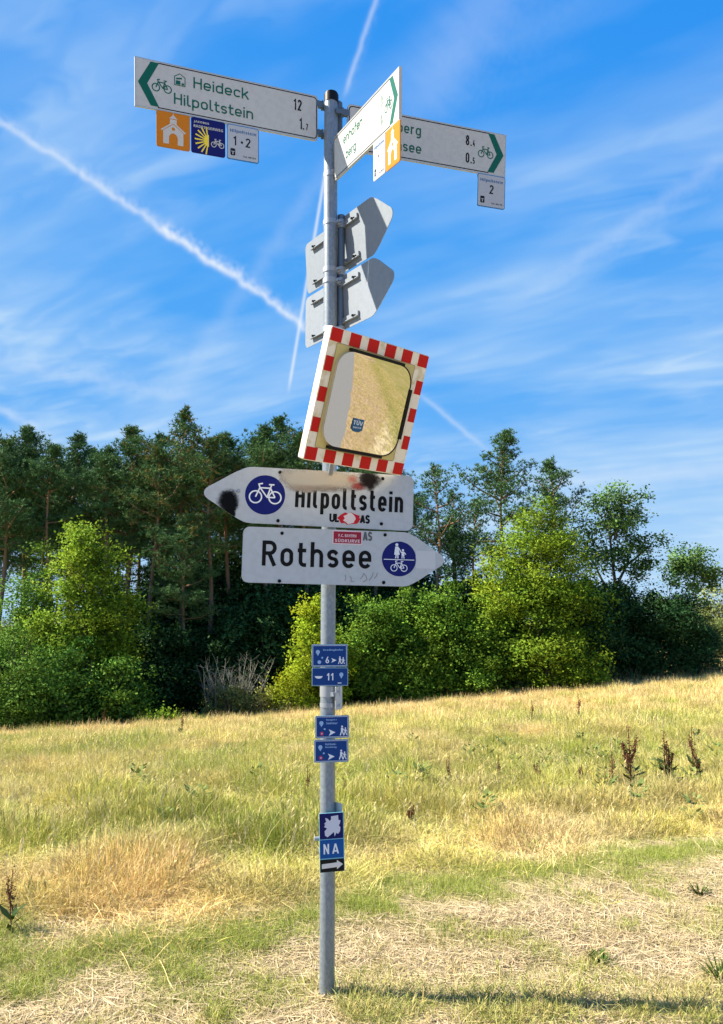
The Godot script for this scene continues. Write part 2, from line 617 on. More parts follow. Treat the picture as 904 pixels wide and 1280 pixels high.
func sky_color(d: Vector3, fine: bool) -> Color:
	var y := maxf(d.y, 0.0)
	var low := Color(0.40, 0.66, 0.95)
	var mid := Color(0.092, 0.410, 0.945)
	var top := Color(0.016, 0.275, 0.88)
	var c := low.lerp(mid, smoothstep(0.0, 0.30, y)).lerp(top, smoothstep(0.22, 0.78, y))
	# paler towards the sun's side, deeper away from it
	var side := d.dot(Vector3(-0.95, 0.0, -0.3))
	c = c.lerp(Color(0.12, 0.44, 0.94), clampf(0.30 * side, 0.0, 0.30))
	c = c.lerp(Color(0.004, 0.205, 0.82), clampf(-0.55 * side, 0.0, 0.30) * smoothstep(0.1, 0.5, y))
	if d.y > -0.02:
		# a thin veil of ice cloud on a high plane, drawn out into streaks
		var k := 1.0 / (y + 0.12)
		var p := Vector2(d.x * k, d.z * k)
		var q := Vector2(p.x * 0.86 + p.y * 0.5, -p.x * 0.5 + p.y * 0.86)
		var a := noise_c.get_noise_2d(q.x * 15.0 + 11.0, q.y * 26.0)
		var b := noise_c.get_noise_2d(q.x * 30.0 + q.y * 9.0 + 70.0, q.y * 92.0)
		var e := noise_b.get_noise_2d(q.x * 34.0 + a * 9.0, q.y * 230.0 + a * 30.0) if fine else 0.0
		var cover := clampf(0.36 + 0.85 * a + 0.34 * b, 0.0, 1.0)
		var w := noise_c.get_noise_2d(q.x * 52.0 + b * 12.0 + 31.0, q.y * 84.0 + a * 20.0 + 17.0)
		cover += clampf(0.9 * w + 0.10, 0.0, 0.55) * clampf(0.55 + 1.6 * noise_c.get_noise_2d(q.x * 12.0 - 90.0, q.y * 18.0), 0.0, 1.0)
		cover *= 1.0 + 0.40 * e
		cover += 0.28 * clampf(d.x * 2.2, 0.0, 1.0) * smoothstep(0.60, 0.15, y)
		cover *= lerpf(0.85, 0.55, smoothstep(0.3, 0.62, y))
		cover += 0.28 * (1.0 - smoothstep(0.0, 0.22, y))
		c = c.lerp(Color(0.58, 0.78, 0.98), clampf(cover * 0.62, 0.0, 0.8))
		if fine:
			for t in trails:
				var ab: Vector3 = t[1] - t[0]
				var u: float = clampf((d - t[0]).dot(ab) / ab.length_squared(), -0.02, 1.02)
				var off: Vector3 = d - (t[0] + ab * u)
				var wob: float = noise_b.get_noise_2d(u * 700.0 * ab.length(), t[0].x * 900.0) * t[2] * 0.9 * t[5]
				var up: Vector3 = ab.cross(d).normalized()
				var s: float = off.dot(up) + wob
				var along: float = (d - t[0]).dot(ab) / ab.length_squared()
				var ends: float = smoothstep(-t[4], t[4], along) * smoothstep(1.0 + t[4], 1.0 - t[4], along)
				var body: float = exp(-pow(s / t[2], 2.0))
				# one side frays out downwind
				body += 0.45 * exp(-pow((s - t[2] * 1.2) / (t[2] * 1.8), 2.0)) * t[5] * (0.6 + 0.9 * noise_b.get_noise_3d(d.x * 2600.0, d.y * 2600.0, 5.0))
				c = c.lerp(Color(0.88, 0.94, 1.0), clampf(body * ends * t[3], 0.0, 0.9))
	return c


func make_sky() -> ImageTexture:
	var w := 1024; var h := 512
	var data := PackedFloat32Array()
	data.resize(w * h * 3)
	var n := 0
	for row in h:
		var el := PI / 2 - (row + 0.5) / h * PI
		var ce := cos(el); var se := sin(el)
		if se < -0.05:
			for px in w:
				data[n] = 0.34; data[n + 1] = 0.42; data[n + 2] = 0.50
				n += 3
			continue
		for px in w:
			var az := (px + 0.5) / w * TAU   # the panorama's left edge looks along -z
			var c := sky_color(Vector3(sin(az) * ce, se, -cos(az) * ce), false)
			data[n] = c.r; data[n + 1] = c.g; data[n + 2] = c.b
			n += 3
	var im := Image.create_from_data(w, h, false, Image.FORMAT_RGBF, data.to_byte_array())
	im.resize(4096, 2048, Image.INTERPOLATE_BILINEAR)
	# the part of the sky with contrails in it, at full fineness
	var x0 := int(-33.0 / 360.0 * 4096); var x1 := int(33.0 / 360.0 * 4096)
	var y0 := int((90.0 - 47.0) / 180.0 * 2048); var y1 := int((90.0 + 1.0) / 180.0 * 2048)
	for row in range(y0, y1):
		var el := PI / 2 - (row + 0.5) / 2048.0 * PI
		var ce := cos(el); var se := sin(el)
		for px in range(x0, x1):
			var az := (px + 0.5) / 4096.0 * TAU
			im.set_pixel(posmod(px, 4096), row, sky_color(Vector3(sin(az) * ce, se, -cos(az) * ce), true))
	return ImageTexture.create_from_image(im)


# ------------------------------------------------------------------ trees
func pine_geo(sd: int, h: float, crown: float, bend: Vector2, reach: float, tufts: int, brown: float, gaps: float) -> Array:
	# a Scots pine: bare trunk, a ragged crown of needle tufts in its upper part
	var r := RandomNumberGenerator.new()
	r.seed = sd
	var trunk := Geo.new()
	var crown_g := Geo.new()
	var low := Color(0.15, 0.12, 0.10)
	var high := Color(0.27, 0.165, 0.10)
	var axis := func(t: float) -> Vector3:
		return Vector3(bend.x * sin(t * 2.6) * t + 0.12 * sin(t * 9.0 + sd), h * t, bend.y * sin(t * 2.2) * t + 0.12 * cos(t * 7.0 + sd))
	var pts := []; var rad := []; var cols := []
	for k in 13:
		var t := k / 12.0 * 0.97
		pts.append(axis.call(t))
		rad.append(h * 0.0125 * (1.0 - t * 0.88))
		cols.append(low.lerp(high, smoothstep(0.3, 0.65, t)) * r.randf_range(0.85, 1.1))
	trunk.tube(pts, rad, 7, cols)
	# dead stubs under the crown
	for k in 10:
		var t := r.randf_range(0.3, 1.0 - crown)
		var a := r.randf() * TAU
		var p: Vector3 = axis.call(t)
		var e := p + Vector3(cos(a), r.randf_range(-0.1, 0.3), sin(a)) * r.randf_range(0.4, 1.2)
		trunk.tube([p, e], [0.028, 0.01], 3, [low, low * 1.2], false)
	var limbs := 30
	var done := 0
	for b in limbs:
		var t := 1.0 - crown * pow(1.0 - (b + r.randf()) / limbs, 1.15)
		if r.randf() < gaps and b < limbs - 4:
			continue
		var up := (t - (1.0 - crown)) / crown
		var a := b * 2.4 + r.randf_range(-0.5, 0.5)
		var l := reach * (0.35 + 0.75 * sin(clampf(0.25 + up * 0.62, 0, 1) * PI)) * r.randf_range(0.55, 1.15)
		l *= clampf((1.06 - up) * 1.9, 0.22, 1.0)
		var p: Vector3 = axis.call(t)
		var rise := lerpf(0.0, 0.9, up) + r.randf_range(-0.15, 0.3)
		var d := Vector3(cos(a), rise, sin(a)).normalized()
		var m := p + d * l * 0.55 + Vector3(0, -0.06 * l, 0)
		var e := m + (d + Vector3(r.randf_range(-.3, .3), 0.35, r.randf_range(-.3, .3))).normalized() * l * 0.5
		var bc := low.lerp(high, 0.75)
		trunk.tube([p, m, e], [0.018 * l + 0.025, 0.012 * l + 0.012, 0.012], 4, [bc, bc, low], false)
		var share := int(tufts / float(limbs) * clampf(l / reach, 0.3, 1.4))
		for k in share:
			var u := pow(r.randf(), 0.6)
			var q := (p.lerp(m, u * 2.0) if u < 0.5 else m.lerp(e, u * 2.0 - 1.0))
			var off := Vector3(r.randfn(), r.randfn() * 0.45 + 0.25, r.randfn()) * l * 0.17
			tuft(crown_g, r, q + off, 0.36, brown)
			done += 1
	for k in 9:
		var down := r.randf()
		tuft(crown_g, r, axis.call(0.985 - 0.07 * down) + Vector3(r.randfn(), 0.2 * r.randfn(), r.randfn()) * (0.12 + 0.55 * down), 0.28, brown)
	return [trunk, crown_g]


func tuft(g: Geo, r: RandomNumberGenerator, p: Vector3, size: float, brown: float) -> void:
	var tone := r.randf_range(0.65, 1.25)
	var br := 1.0 if r.randf() < brown else 0.0
	var cg := Color(0.78, 1.0, 0.62).lerp(Color(1.9, 1.05, 0.5), br) * tone
	for sub in 3:
		var c := p + Vector3(r.randfn(), r.randfn() * 0.6, r.randfn()) * size * 0.42
		var up := Vector3(r.randfn() * 0.6, 1.0, r.randfn() * 0.6).normalized()
		for k in 8:
			var d := (Vector3(r.randfn(), r.randfn() * 0.7, r.randfn()).normalized() + up * 0.7).normalized()
			var s := d.cross(Vector3(r.randfn(), r.randfn(), r.randfn())).normalized() * size * 0.06
			g.needle(c - d * size * 0.1, d * size * r.randf_range(0.45, 0.8), s, cg * r.randf_range(0.85, 1.15))


# a broad-leaved tree or bush. lobes: [centre, radii] pairs in metres; shoots: how far sprays stick out
func leafy_geo(sd: int, h: float, trunk_r: float, lobes: Array, clumps: int, leaf: float, shoots: float, holes: float, stems := 1, shell := 0.5) -> Array:
	var r := RandomNumberGenerator.new()
	r.seed = sd
	var wood := Geo.new()
	var crown := Geo.new()
	var bark := Color(0.13, 0.115, 0.095)
	var volume := 0.0
	for l in lobes:
		var q: Vector3 = l[1]
		volume += pow(q.x * q.y * q.z, 0.667)
	for s in stems:
		var foot := Vector3(r.randfn() * 0.25, -0.1, r.randfn() * 0.25) if stems > 1 else Vector3(0, -0.1, 0)
		var top := Vector3(foot.x * 2.2 + r.randfn() * 0.15, h * 0.82, foot.z * 2.2 + r.randfn() * 0.15)
		var pts := []; var rad := []; var cols := []
		for k in 7:
			var t := k / 6.0
			pts.append(foot.lerp(top, t) + Vector3(sin(t * 5.0 + s), 0, cos(t * 4.0 + s)) * 0.07 * h * 0.2)
			rad.append(trunk_r * (1.0 - 0.85 * t))
			cols.append(bark * r.randf_range(0.85, 1.15))
		wood.tube(pts, rad, 7, cols)
	for l in lobes:
		var c: Vector3 = l[0]; var q: Vector3 = l[1]
		var from := Vector3(c.x * 0.1, clampf(c.y - q.y * 0.9 - absf(c.x) * 0.4, 0.1 * h, h * 0.7), c.z * 0.1)
		wood.tube([from, from.lerp(c, 0.5) + Vector3(0, 0.1 * q.y, 0), c + Vector3(0, q.y * 0.4, 0)], [trunk_r * 0.5, trunk_r * 0.35, trunk_r * 0.12], 5, [bark, bark, bark], false)
		# boughs: flat pads of sprays with gaps between them
		var count := int(clumps * pow(q.x * q.y * q.z, 0.667) / volume)
		var boughs := maxi(5, int(count / 17.0))
		for bq in boughs:
			var d := Vector3(r.randfn(), r.randfn(), r.randfn()).normalized()
			var u := lerpf(shell, 1.0, pow(r.randf(), 0.6)) * r.randf_range(0.9, 1.12)
			var bump := 1.0 + 0.30 * noise_a.get_noise_3d(d.x * 60.0 + sd * 13.0, d.y * 60.0, d.z * 60.0)
			var pb := c + d * q * u * bump
			if pb.y < 0.12:
				continue
			if noise_b.get_noise_3d(pb.x * 22.0 + sd * 31.0, pb.y * 22.0, pb.z * 22.0) < holes - 1.0:
				continue
			var out_b := (d * Vector3(1, 0.4, 1) + Vector3(0, 0.45, 0)).normalized()
			var wide := r.randf_range(0.24, 0.5) * clampf(pow(q.x * q.y * q.z, 0.333) / 1.6, 0.5, 1.15)
			var btone := r.randf_range(0.68, 1.22) * (1.0 + 0.25 * noise_a.get_noise_3d(pb.x * 30.0, pb.y * 30.0, pb.z * 30.0 + sd))
			var byel := r.randf_range(-0.12, 0.16)
			wood.tube([c.lerp(pb, 0.45), pb], [0.02, 0.006], 3, [bark, bark], false)
			for k in int(r.randf_range(10, 24)):
				var off := Vector3(r.randfn(), r.randfn() * 0.30, r.randfn()) * wide * 1.1
				off.y -= 0.25 * Vector2(off.x, off.z).length()
				var p := pb + off
				if p.y < 0.05:
					continue
				var outd := (out_b + Vector3(0, 0.35, 0) + Vector3(r.randfn(), r.randfn(), r.randfn()) * 0.4).normalized()
				var tone := btone * r.randf_range(0.8, 1.15)
				var len := shoots * r.randf_range(0.3, 1.2)
				for m in 14:
					var along := r.randf()
					var lp := p + outd * len * along + Vector3(r.randfn(), r.randfn(), r.randfn()) * (0.09 + 0.11 * (1.0 - along)) * (0.55 + leaf * 4.0)
					var ld := (outd * 0.5 + Vector3(r.randfn(), r.randfn() * 0.6 - 0.1, r.randfn())).normalized()
					var ls := ld.cross((Vector3.UP * 1.2 + Vector3(r.randfn(), r.randfn(), r.randfn())).normalized()).normalized()
					var sz := leaf * r.randf_range(0.5, 1.3)
					crown.leaf(lp, ld * sz, ls * sz * 0.32, Color(1.0 + byel, 1.0, 1.0 - byel) * tone * r.randf_range(0.9, 1.1), (outd + off * 0.8).normalized())
	return [wood, crown]


func tree(called: String, label: String, geos: Array, bark_m: Material, leaf_m: Material, at: Vector3, turn := 0.0, category := "tree", group := "") -> Node3D:
	var o := base(called, at, Vector3(0, turn, 0))
	tag(o, label, category, group)
	obj("trunk" if category == "tree" else "stems", geos[0], bark_m, o)
	obj("crown" if category == "tree" else "foliage", geos[1], leaf_m, o)
	return o


func copy(o: Node3D, at: Vector3, turn: float, size: Vector3, label: String, group := "") -> Node3D:
	var c: Node3D = o.duplicate()
	c.name = numbered(String(o.name).rstrip("0123456789_"))
	add_child(c, true)
	c.position = at
	c.rotation_degrees = Vector3(0, turn, 0)
	c.scale = size
	c.set_meta("label", label)
	if c.has_meta("group"):
		c.remove_meta("group")
	if group:
		c.set_meta("group", group)
	return c


# how much lower the land lies here than a plainer slope would; trees measured from that slope grow taller by it
func dip(x: float, z: float) -> float:
	return 0.0045 * drop(z) - 0.014 * clampf(x, -26.0, 26.0) * drop(z) / 35.0


func on_land(x: float, z: float, sink := 0.0) -> Vector3:
	return Vector3(x, land(x, z) - sink, z)

# ------------------------------------------------------------------ signs
func white_sheet() -> StandardMaterial3D:
	return paint("white_film", col(184, 187, 189), 0.42, 0.0, mats.grime)


func arrow_outline(l: float, h: float, tip: float, flip: bool) -> PackedVector2Array:
	# a board whose one end runs to a blunt rounded point; the other end has rounded corners
	var r := h * 0.12
	var out := PackedVector2Array()
	for p in arc(Vector2(-l / 2 + r, h / 2 - r), r, r, 90, 180, 5): out.append(p)
	for p in arc(Vector2(-l / 2 + r, -h / 2 + r), r, r, 180, 270, 5): out.append(p)
	# lower shoulder, tip, upper shoulder as one smooth run
	var sx := l / 2 - tip
	for k in 7:
		var t := k / 6.0
		out.append(Vector2(sx - tip * 0.22, -h / 2).bezier_interpolate(Vector2(sx, -h / 2), Vector2(sx, -h / 2), Vector2(sx + tip * 0.3, -h / 2 + h * 0.115), t))
	for k in range(0, 9):
		var t := k / 8.0
		var a := Vector2(l / 2 - tip * 0.2, -h * 0.15)
		var b := Vector2(l / 2 - tip * 0.2, h * 0.15)
		out.append(a.bezier_interpolate(Vector2(l / 2 + tip * 0.05, -h * 0.06), Vector2(l / 2 + tip * 0.05, h * 0.06), b, t))
	for k in range(0, 7):
		var t := k / 6.0
		out.append(Vector2(sx + tip * 0.3, h / 2 - h * 0.115).bezier_interpolate(Vector2(sx, h / 2), Vector2(sx, h / 2), Vector2(sx - tip * 0.22, h / 2), t))
	if flip:
		var back := PackedVector2Array()
		for k in out.size():
			back.append(Vector2(-out[k].x, out[k].y))
		return back
	return out


func route_plate(parent: Node3D, x0: float, y0: float, x1: float, y1: float, face_m: Material, rim_m: Material, kind: String) -> MeshInstance3D:
	var g := Geo.new()
	g.plate(rounded(x0, y0, x1, y1, 0.012), -0.0025, 0.0025, 0.0005)
	var o := obj("route_plate", g, rim_m, parent)
	var f := Geo.new()
	var rim := 0.0045
	f.poly(rounded(x0 + rim, y0 + rim, x1 - rim, y1 - rim, 0.009), 0.0031)
	obj("plate_face", f, face_m, o)
	var w := x1 - x0
	var cx := (x0 + x1) / 2.0
	var z := 0.0037
	var ink := Geo.new()
	if kind == "chapel":
		# a small church: nave with gable, round-headed door, turret with onion cap
		var at := func(x: float, y: float) -> Vector2: return Vector2(cx + x * w, y0 + y * w)
		ink.poly(PackedVector2Array([at.call(-.30, .12), at.call(-.13, .12), at.call(-.13, .34), at.call(-.08, .42), at.call(0, .46), at.call(.08, .42), at.call(.13, .34), at.call(.13, .12), at.call(.30, .12), at.call(.30, .50), at.call(0, .72), at.call(-.30, .50)]), z)
		ink.stroke(PackedVector2Array([at.call(-.36, .50), at.call(0, .77), at.call(.36, .50)]), 0.045 * w, z + 0.0001)
		ink.poly(PackedVector2Array([at.call(-.1, .73), at.call(.1, .73), at.call(.1, .86), at.call(-.1, .86)]), z + 0.0002)
		ink.poly(PackedVector2Array([at.call(-.13, .88), at.call(.13, .88), at.call(.06, .94), at.call(0, 1.0), at.call(-.06, .94)]), z + 0.0003)
		ink.stroke(PackedVector2Array([at.call(0, 1.0), at.call(0, 1.05)]), 0.02 * w, z + 0.0004)
		obj("emblem", ink, paint("plate_white", col(190, 190, 188), 0.45), o)
		var win := Geo.new()
		win.poly(disc(Vector2(cx, y0 + 0.58 * w), 0.05 * w, 14), z + 0.0005)
		obj("emblem", win, face_m, o)
	elif kind == "shell":
		var c := Vector2(x0 + 0.50 * w, y0 + 0.40 * w)
		for k in 9:
			var a := deg_to_rad(100.0 + k * 20.0)
			var d := Vector2(cos(a), sin(a))
			var s := Vector2(-d.y, d.x)
			ink.poly(PackedVector2Array([c + d * 0.03 * w + s * 0.014 * w, c + d * 0.40 * w + s * 0.022 * w, c + d * 0.40 * w - s * 0.022 * w, c + d * 0.03 * w - s * 0.014 * w]), z + k * 0.00004)
		ink.poly(arc(c, 0.13 * w, 0.17 * w, 85, 275, 14), z + 0.0005)
		obj("emblem", ink, paint("shell_yellow", col(235, 210, 70), 0.45), o)
		var b := Geo.new()
		bicycle(b, Vector2(x0 + 0.77 * w, y0 + 0.37 * w), 0.37 * w, z + 0.0002, 0.3)
		obj("bicycle_symbol", b, paint("plate_white", col(190, 190, 188), 0.45), o)
		small_print("JAKOBUS", x0 + 0.07 * w, x0 + 0.52 * w, y1 - 0.17 * w, 0.075 * w, z, paint("plate_white", Color.WHITE), o)
		small_print("RADPILGERWEG", x0 + 0.07 * w, x0 + 0.93 * w, y1 - 0.29 * w, 0.075 * w, z, paint("plate_white", Color.WHITE), o)
	else:
		var dark := paint("print_dark", col(22, 28, 38), 0.6)
		small_print("Hilpoltstein", x0 + 0.1 * w, x1 - 0.09 * w, y1 - 0.26 * w, 0.125 * w, z, paint("print_blue", col(30, 92, 150), 0.5), o)
		var big := Geo.new()
		if kind == "1+2":
			letters(big, "1", x0 + 0.20 * w, y0 + 0.43 * w, 0.27 * w, z, 1.0, 0.16)
			letters(big, "+", x0 + 0.42 * w, y0 + 0.45 * w, 0.22 * w, z, 1.0, 0.2)
			letters(big, "2", x0 + 0.58 * w, y0 + 0.43 * w, 0.27 * w, z, 1.05, 0.16)
		else:
			letters(big, kind, cx - 0.07 * w, y0 + 0.43 * w, 0.27 * w, z, 1.0, 0.17)
		obj("lettering", big, dark, o)
		var crest := Geo.new()
		crest.poly(rounded(x0 + 0.11 * w, y0 + 0.12 * w, x0 + 0.26 * w, y0 + 0.33 * w, 0.006), z)
		obj("emblem", crest, dark, o)
		var cut := Geo.new()
		cut.stroke(PackedVector2Array([Vector2(x0 + 0.13 * w, y0 + 0.24 * w), Vector2(x0 + 0.24 * w, y0 + 0.24 * w)]), 0.018 * w, z + 0.0003)
		cut.stroke(PackedVector2Array([Vector2(x0 + 0.185 * w, y0 + 0.15 * w), Vector2(x0 + 0.185 * w, y0 + 0.23 * w)]), 0.03 * w, z + 0.0003)
		obj("emblem", cut, face_m, o)
		small_print("Tel. 09174", x0 + 0.5 * w, x1 - 0.1 * w, y0 + 0.11 * w, 0.055 * w, z, dark, o)
	return o


func direction_board(called: String, label: String, at: Vector3, turn: Vector3, size: float, left: bool) -> Node3D:
	var o := base(called, at, turn)
	o.scale = Vector3(size, size, size)
	tag(o, label, "road sign", "cycle route direction boards at the head of the pole")
	var g := Geo.new()
	var which := [true, true, false, false] if left else [false, false, true, true]
	g.plate(rounded(-0.5, -0.125, 0.5, 0.125, 0.018, 5, which), -0.016, 0.0, 0.0012)
	obj("panel", g, white_sheet(), o)
	var s := -1.0 if left else 1.0
	var z := 0.0006
	# folded aluminium edge round the sheet
	var rim := Geo.new()
	rim.stroke(rounded(-0.4975, -0.1225, 0.4975, 0.1225, 0.016, 5, which), 0.005, 0.0004, true)
	obj("rim", rim, paint("alu_edge", col(176, 180, 184), 0.4, 0.6), o)
	var line := Geo.new()
	line.stroke(PackedVector2Array([Vector2(s * 0.385, 0.1135)] + Array(arc(Vector2(-s * 0.474, 0.0955), s * -0.018, 0.018, 90, 0, 5)) + Array(arc(Vector2(-s * 0.474, -0.0955), s * -0.018, 0.018, 0, -90, 5)) + [Vector2(s * 0.385, -0.1135)]), 0.0055, z)
	obj("border", line, paint("print_dark", col(22, 28, 38), 0.6), o)
	var chev := Geo.new()
	chev.poly(PackedVector2Array([Vector2(s * 0.378, 0.114), Vector2(s * 0.42, 0.114), Vector2(s * 0.4845, 0.0), Vector2(s * 0.42, -0.110), Vector2(s * 0.378, -0.110), Vector2(s * 0.438, 0.0)]), z + 0.0003)
	obj("chevron", chev, cycle_green(), o)
	var bike := Geo.new()
	bicycle(bike, Vector2(s * 0.364, 0.0), 0.098, z + 0.0002, 0.3)
	obj("bicycle_symbol", bike, cycle_green(), o)
	return o


func cycle_green() -> StandardMaterial3D:
	return paint("cycle_green", col(10, 92, 80), 0.45)


func board_text(o: Node3D, l1: Array, l2: Array, n1: Array, n2: Array) -> void:
	var ink := Geo.new()
	fit_letters(ink, l1[0], l1[1], l1[2], 0.024, 0.058, 0.0009)
	obj("lettering", ink, cycle_green(), o)
	var ink2 := Geo.new()
	fit_letters(ink2, l2[0], l2[1], l2[2], -0.078, 0.058, 0.0009)
	obj("lettering", ink2, cycle_green(), o)
	for row in [n1, n2]:
		var num := Geo.new()
		for item in row:
			letters(num, item[0], item[1], item[2], item[3], 0.0009, 0.66, 0.15, 0.12)
		obj("distance", num, paint("print_dark", col(22, 28, 38), 0.6), o)


func clamp_ring(g: Geo, y: float, high: float, r: float, lug := 0.0) -> void:
	g.tube([Vector3(0, y - high / 2, 0), Vector3(0, y - high / 2 + 0.002, 0), Vector3(0, y + high / 2 - 0.002, 0), Vector3(0, y + high / 2, 0)], [r - 0.002, r, r, r - 0.002], 24)
	if lug != 0.0:
		pass


func build_pole() -> void:
	var steel := StandardMaterial3D.new()
	steel.resource_name = "galvanised_steel"
	steel.albedo_color = Color(0.80, 0.82, 0.84)
	steel.albedo_texture = noise_tex(512, 0.03, 5, col(134, 143, 152), col(178, 185, 192), 5)
	steel.uv1_triplanar = true
	steel.uv1_scale = Vector3(4, 2.2, 4)
	steel.metallic = 0.35
	steel.roughness = 0.42
	mats.steel = steel
	var o := base("signpost_pole", Vector3(-0.164, 0, -4.05))
	tag(o, "tall grey galvanised steel pole standing in the dry grass, carrying all the signs", "pole")
	var g := Geo.new()
	var pts := []; var rad := []
	for k in 24:
		pts.append(Vector3(0.002 * sin(k * 0.5), -0.35 + (4.545 + 0.35) * k / 23.0, 0)); rad.append(0.0365)
	g.tube(pts, rad, 36)
	obj("shaft", g, steel, o)
	var cap := Geo.new()
	cap.tube([Vector3(0, 4.53, 0), Vector3(0, 4.575, 0), Vector3(0, 4.587, 0)], [0.0395, 0.0395, 0.034], 28)
	obj("cap", cap, paint("black_plastic", col(18, 18, 20), 0.45), o)
	for c in [[4.11, 0.03], [3.84, 0.028], [3.575, 0.028], [3.515, 0.028], [3.25, 0.03], [1.405, 0.05], [1.34, 0.022], [0.66, 0.02], [0.80, 0.02], [2.47, 0.03], [2.25, 0.03], [2.14, 0.03], [1.97, 0.03]]:
		var r := Geo.new()
		clamp_ring(r, c[0], c[1], 0.0405)
		r.box(Vector3(0.047, c[0], 0.012), Vector3(0.022, c[1] * 0.8, 0.012))
		r.tube([Vector3(0.05, c[0], 0.0), Vector3(0.05, c[0], 0.034)], [0.006, 0.006], 8)
		obj("clamp", r, mats.clamp, o)


func build_left_board() -> void:
	var o := direction_board("direction_board", "white board with green chevron pointing left to Heideck and Hilpoltstein, three square plates hung below", Vector3(-0.675, 4.408, -3.85), Vector3(7.8, 24.5, 3.5), 0.963, true)
	board_text(o, ["Heideck", -0.200, 0.099], ["Hilpoltstein", -0.302, 0.124], [["12", 0.356, 0.022, 0.060]], [["1", 0.390, -0.078, 0.060], [".", 0.410, -0.078, 0.060], ["7", 0.427, -0.078, 0.036]])
	# pictogram of a station house between bicycle and name
	var p := Geo.new()
	p.stroke(PackedVector2Array([Vector2(-.298, .022), Vector2(-.298, .066), Vector2(-.271, .083), Vector2(-.244, .066), Vector2(-.244, .022)]), 0.004, 0.0009, true)
	p.poly(PackedVector2Array([Vector2(-.292, .026), Vector2(-.268, .026), Vector2(-.268, .046), Vector2(-.292, .046)]), 0.001)
	p.poly(PackedVector2Array([Vector2(-.262, .026), Vector2(-.249, .026), Vector2(-.249, .037), Vector2(-.262, .037)]), 0.0011)
	p.stroke(PackedVector2Array([Vector2(-.29, .055), Vector2(-.26, .06)]), 0.008, 0.0012)
	obj("pictogram", p, cycle_green(), o)
	route_plate(o, -0.393, -0.312, -0.219, -0.1255, paint("plate_orange", col(196, 118, 22), 0.45), paint("plate_orange_edge", col(180, 120, 50), 0.45), "chapel")
	route_plate(o, -0.213, -0.312, -0.030, -0.1255, paint("plate_navy", col(16, 22, 98), 0.45), paint("plate_navy", Color.WHITE), "shell")
	route_plate(o, -0.022, -0.312, 0.156, -0.1255, paint("plate_pale", col(172, 178, 188), 0.45), paint("plate_blue_edge", col(50, 110, 170), 0.45), "1+2")
	var br := Geo.new()
	for y in [0.085, -0.075]:
		br.box(Vector3(0.512, y, -0.01), Vector3(0.045, 0.034, 0.024))
		br.box(Vector3(0.552, y - 0.01, -0.012), Vector3(0.05, 0.022, 0.034))
		br.tube([Vector3(0.53, y - 0.028, -0.01), Vector3(0.53, y + 0.024, -0.01)], [0.008, 0.008], 8)
	br.tube([Vector3(0.612, -0.14, -0.02), Vector3(0.612, 0.115, -0.02)], [0.043, 0.043], 24)
	obj("bracket", br, mats.dark_steel, o)


func build_right_board() -> void:
	var o := direction_board("direction_board", "white board pointing right, partly behind the sunlit board, one square plate below it", Vector3(0.384, 4.416, -4.228), Vector3(9.2, 21.4, 2.5), 0.983, false)
	board_text(o, ["Heuberg", -0.330, -0.057], ["Rothsee", -0.330, -0.053], [["8", 0.231, 0.022, 0.058], [".", 0.263, 0.022, 0.058], ["4", 0.277, 0.022, 0.036]], [["0", 0.233, -0.078, 0.058], [".", 0.265, -0.078, 0.058], ["5", 0.279, -0.078, 0.036]])
	route_plate(o, 0.313, -0.316, 0.500, -0.1255, paint("plate_pale", Color.WHITE), paint("plate_blue_edge", Color.WHITE), "2")
	for y in [0.075, -0.085]:
		var br := Geo.new()
		br.box(Vector3(-0.512, y, -0.01), Vector3(0.045, 0.034, 0.024))
		br.box(Vector3(-0.545, y, -0.012), Vector3(0.05, 0.024, 0.03))
		br.tube([Vector3(-0.53, y - 0.026, -0.01), Vector3(-0.53, y + 0.026, -0.01)], [0.008, 0.008], 8)
		obj("bracket", br, mats.dark_steel, o)


func build_near_board() -> void:
	var o := direction_board("direction_board", "sunlit white board jutting towards the viewer, orange and white plates hung under its outer end", Vector3(0.007, 4.082, -3.60), Vector3(4.6, -70.1, -11.9), 0.885, false)
	var ink := Geo.new()
	fit_letters(ink, "enhofen", -0.322, -0.010, 0.030, 0.052, 0.0009)
	var ink2 := Geo.new()
	fit_letters(ink2, "berg", -0.281, -0.114, -0.064, 0.052, 0.0009)
	obj("lettering", ink2, cycle_green(), o)
	obj("lettering", ink, cycle_green(), o)
	var num := Geo.new()
	letters(num, "2", 0.255, 0.024, 0.056, 0.0009, 0.66)
	letters(num, "8", 0.282, 0.024, 0.04, 0.0009, 0.66)
	var num2 := Geo.new()
	letters(num2, "8", 0.255, -0.070, 0.056, 0.0009, 0.66)
	letters(num2, "4", 0.282, -0.070, 0.04, 0.0009, 0.66)
	obj("distance", num2, paint("print_faded", col(120, 140, 140), 0.5), o)
	obj("distance", num, paint("print_faded", col(120, 140, 140), 0.5), o)
	route_plate(o, 0.160, -0.320, 0.327, -0.1255, paint("plate_pale", Color.WHITE), paint("plate_pale", Color.WHITE), "1")
	route_plate(o, 0.333, -0.322, 0.517, -0.1255, paint("plate_orange", Color.WHITE), paint("plate_orange_edge", Color.WHITE), "chapel")
	var br := Geo.new()
	br.box(Vector3(-0.495, -0.06, -0.02), Vector3(0.06, 0.045, 0.03))
	var br2 := Geo.new()
	br2.box(Vector3(-0.495, 0.07, -0.02), Vector3(0.06, 0.045, 0.03))
	obj("bracket", br2, mats.clamp, o)
	br.tube([Vector3(-0.50, -0.06, 0.0), Vector3(-0.50, -0.06, 0.012)], [0.011, 0.011], 10)
	obj("bracket", br, mats.clamp, o)


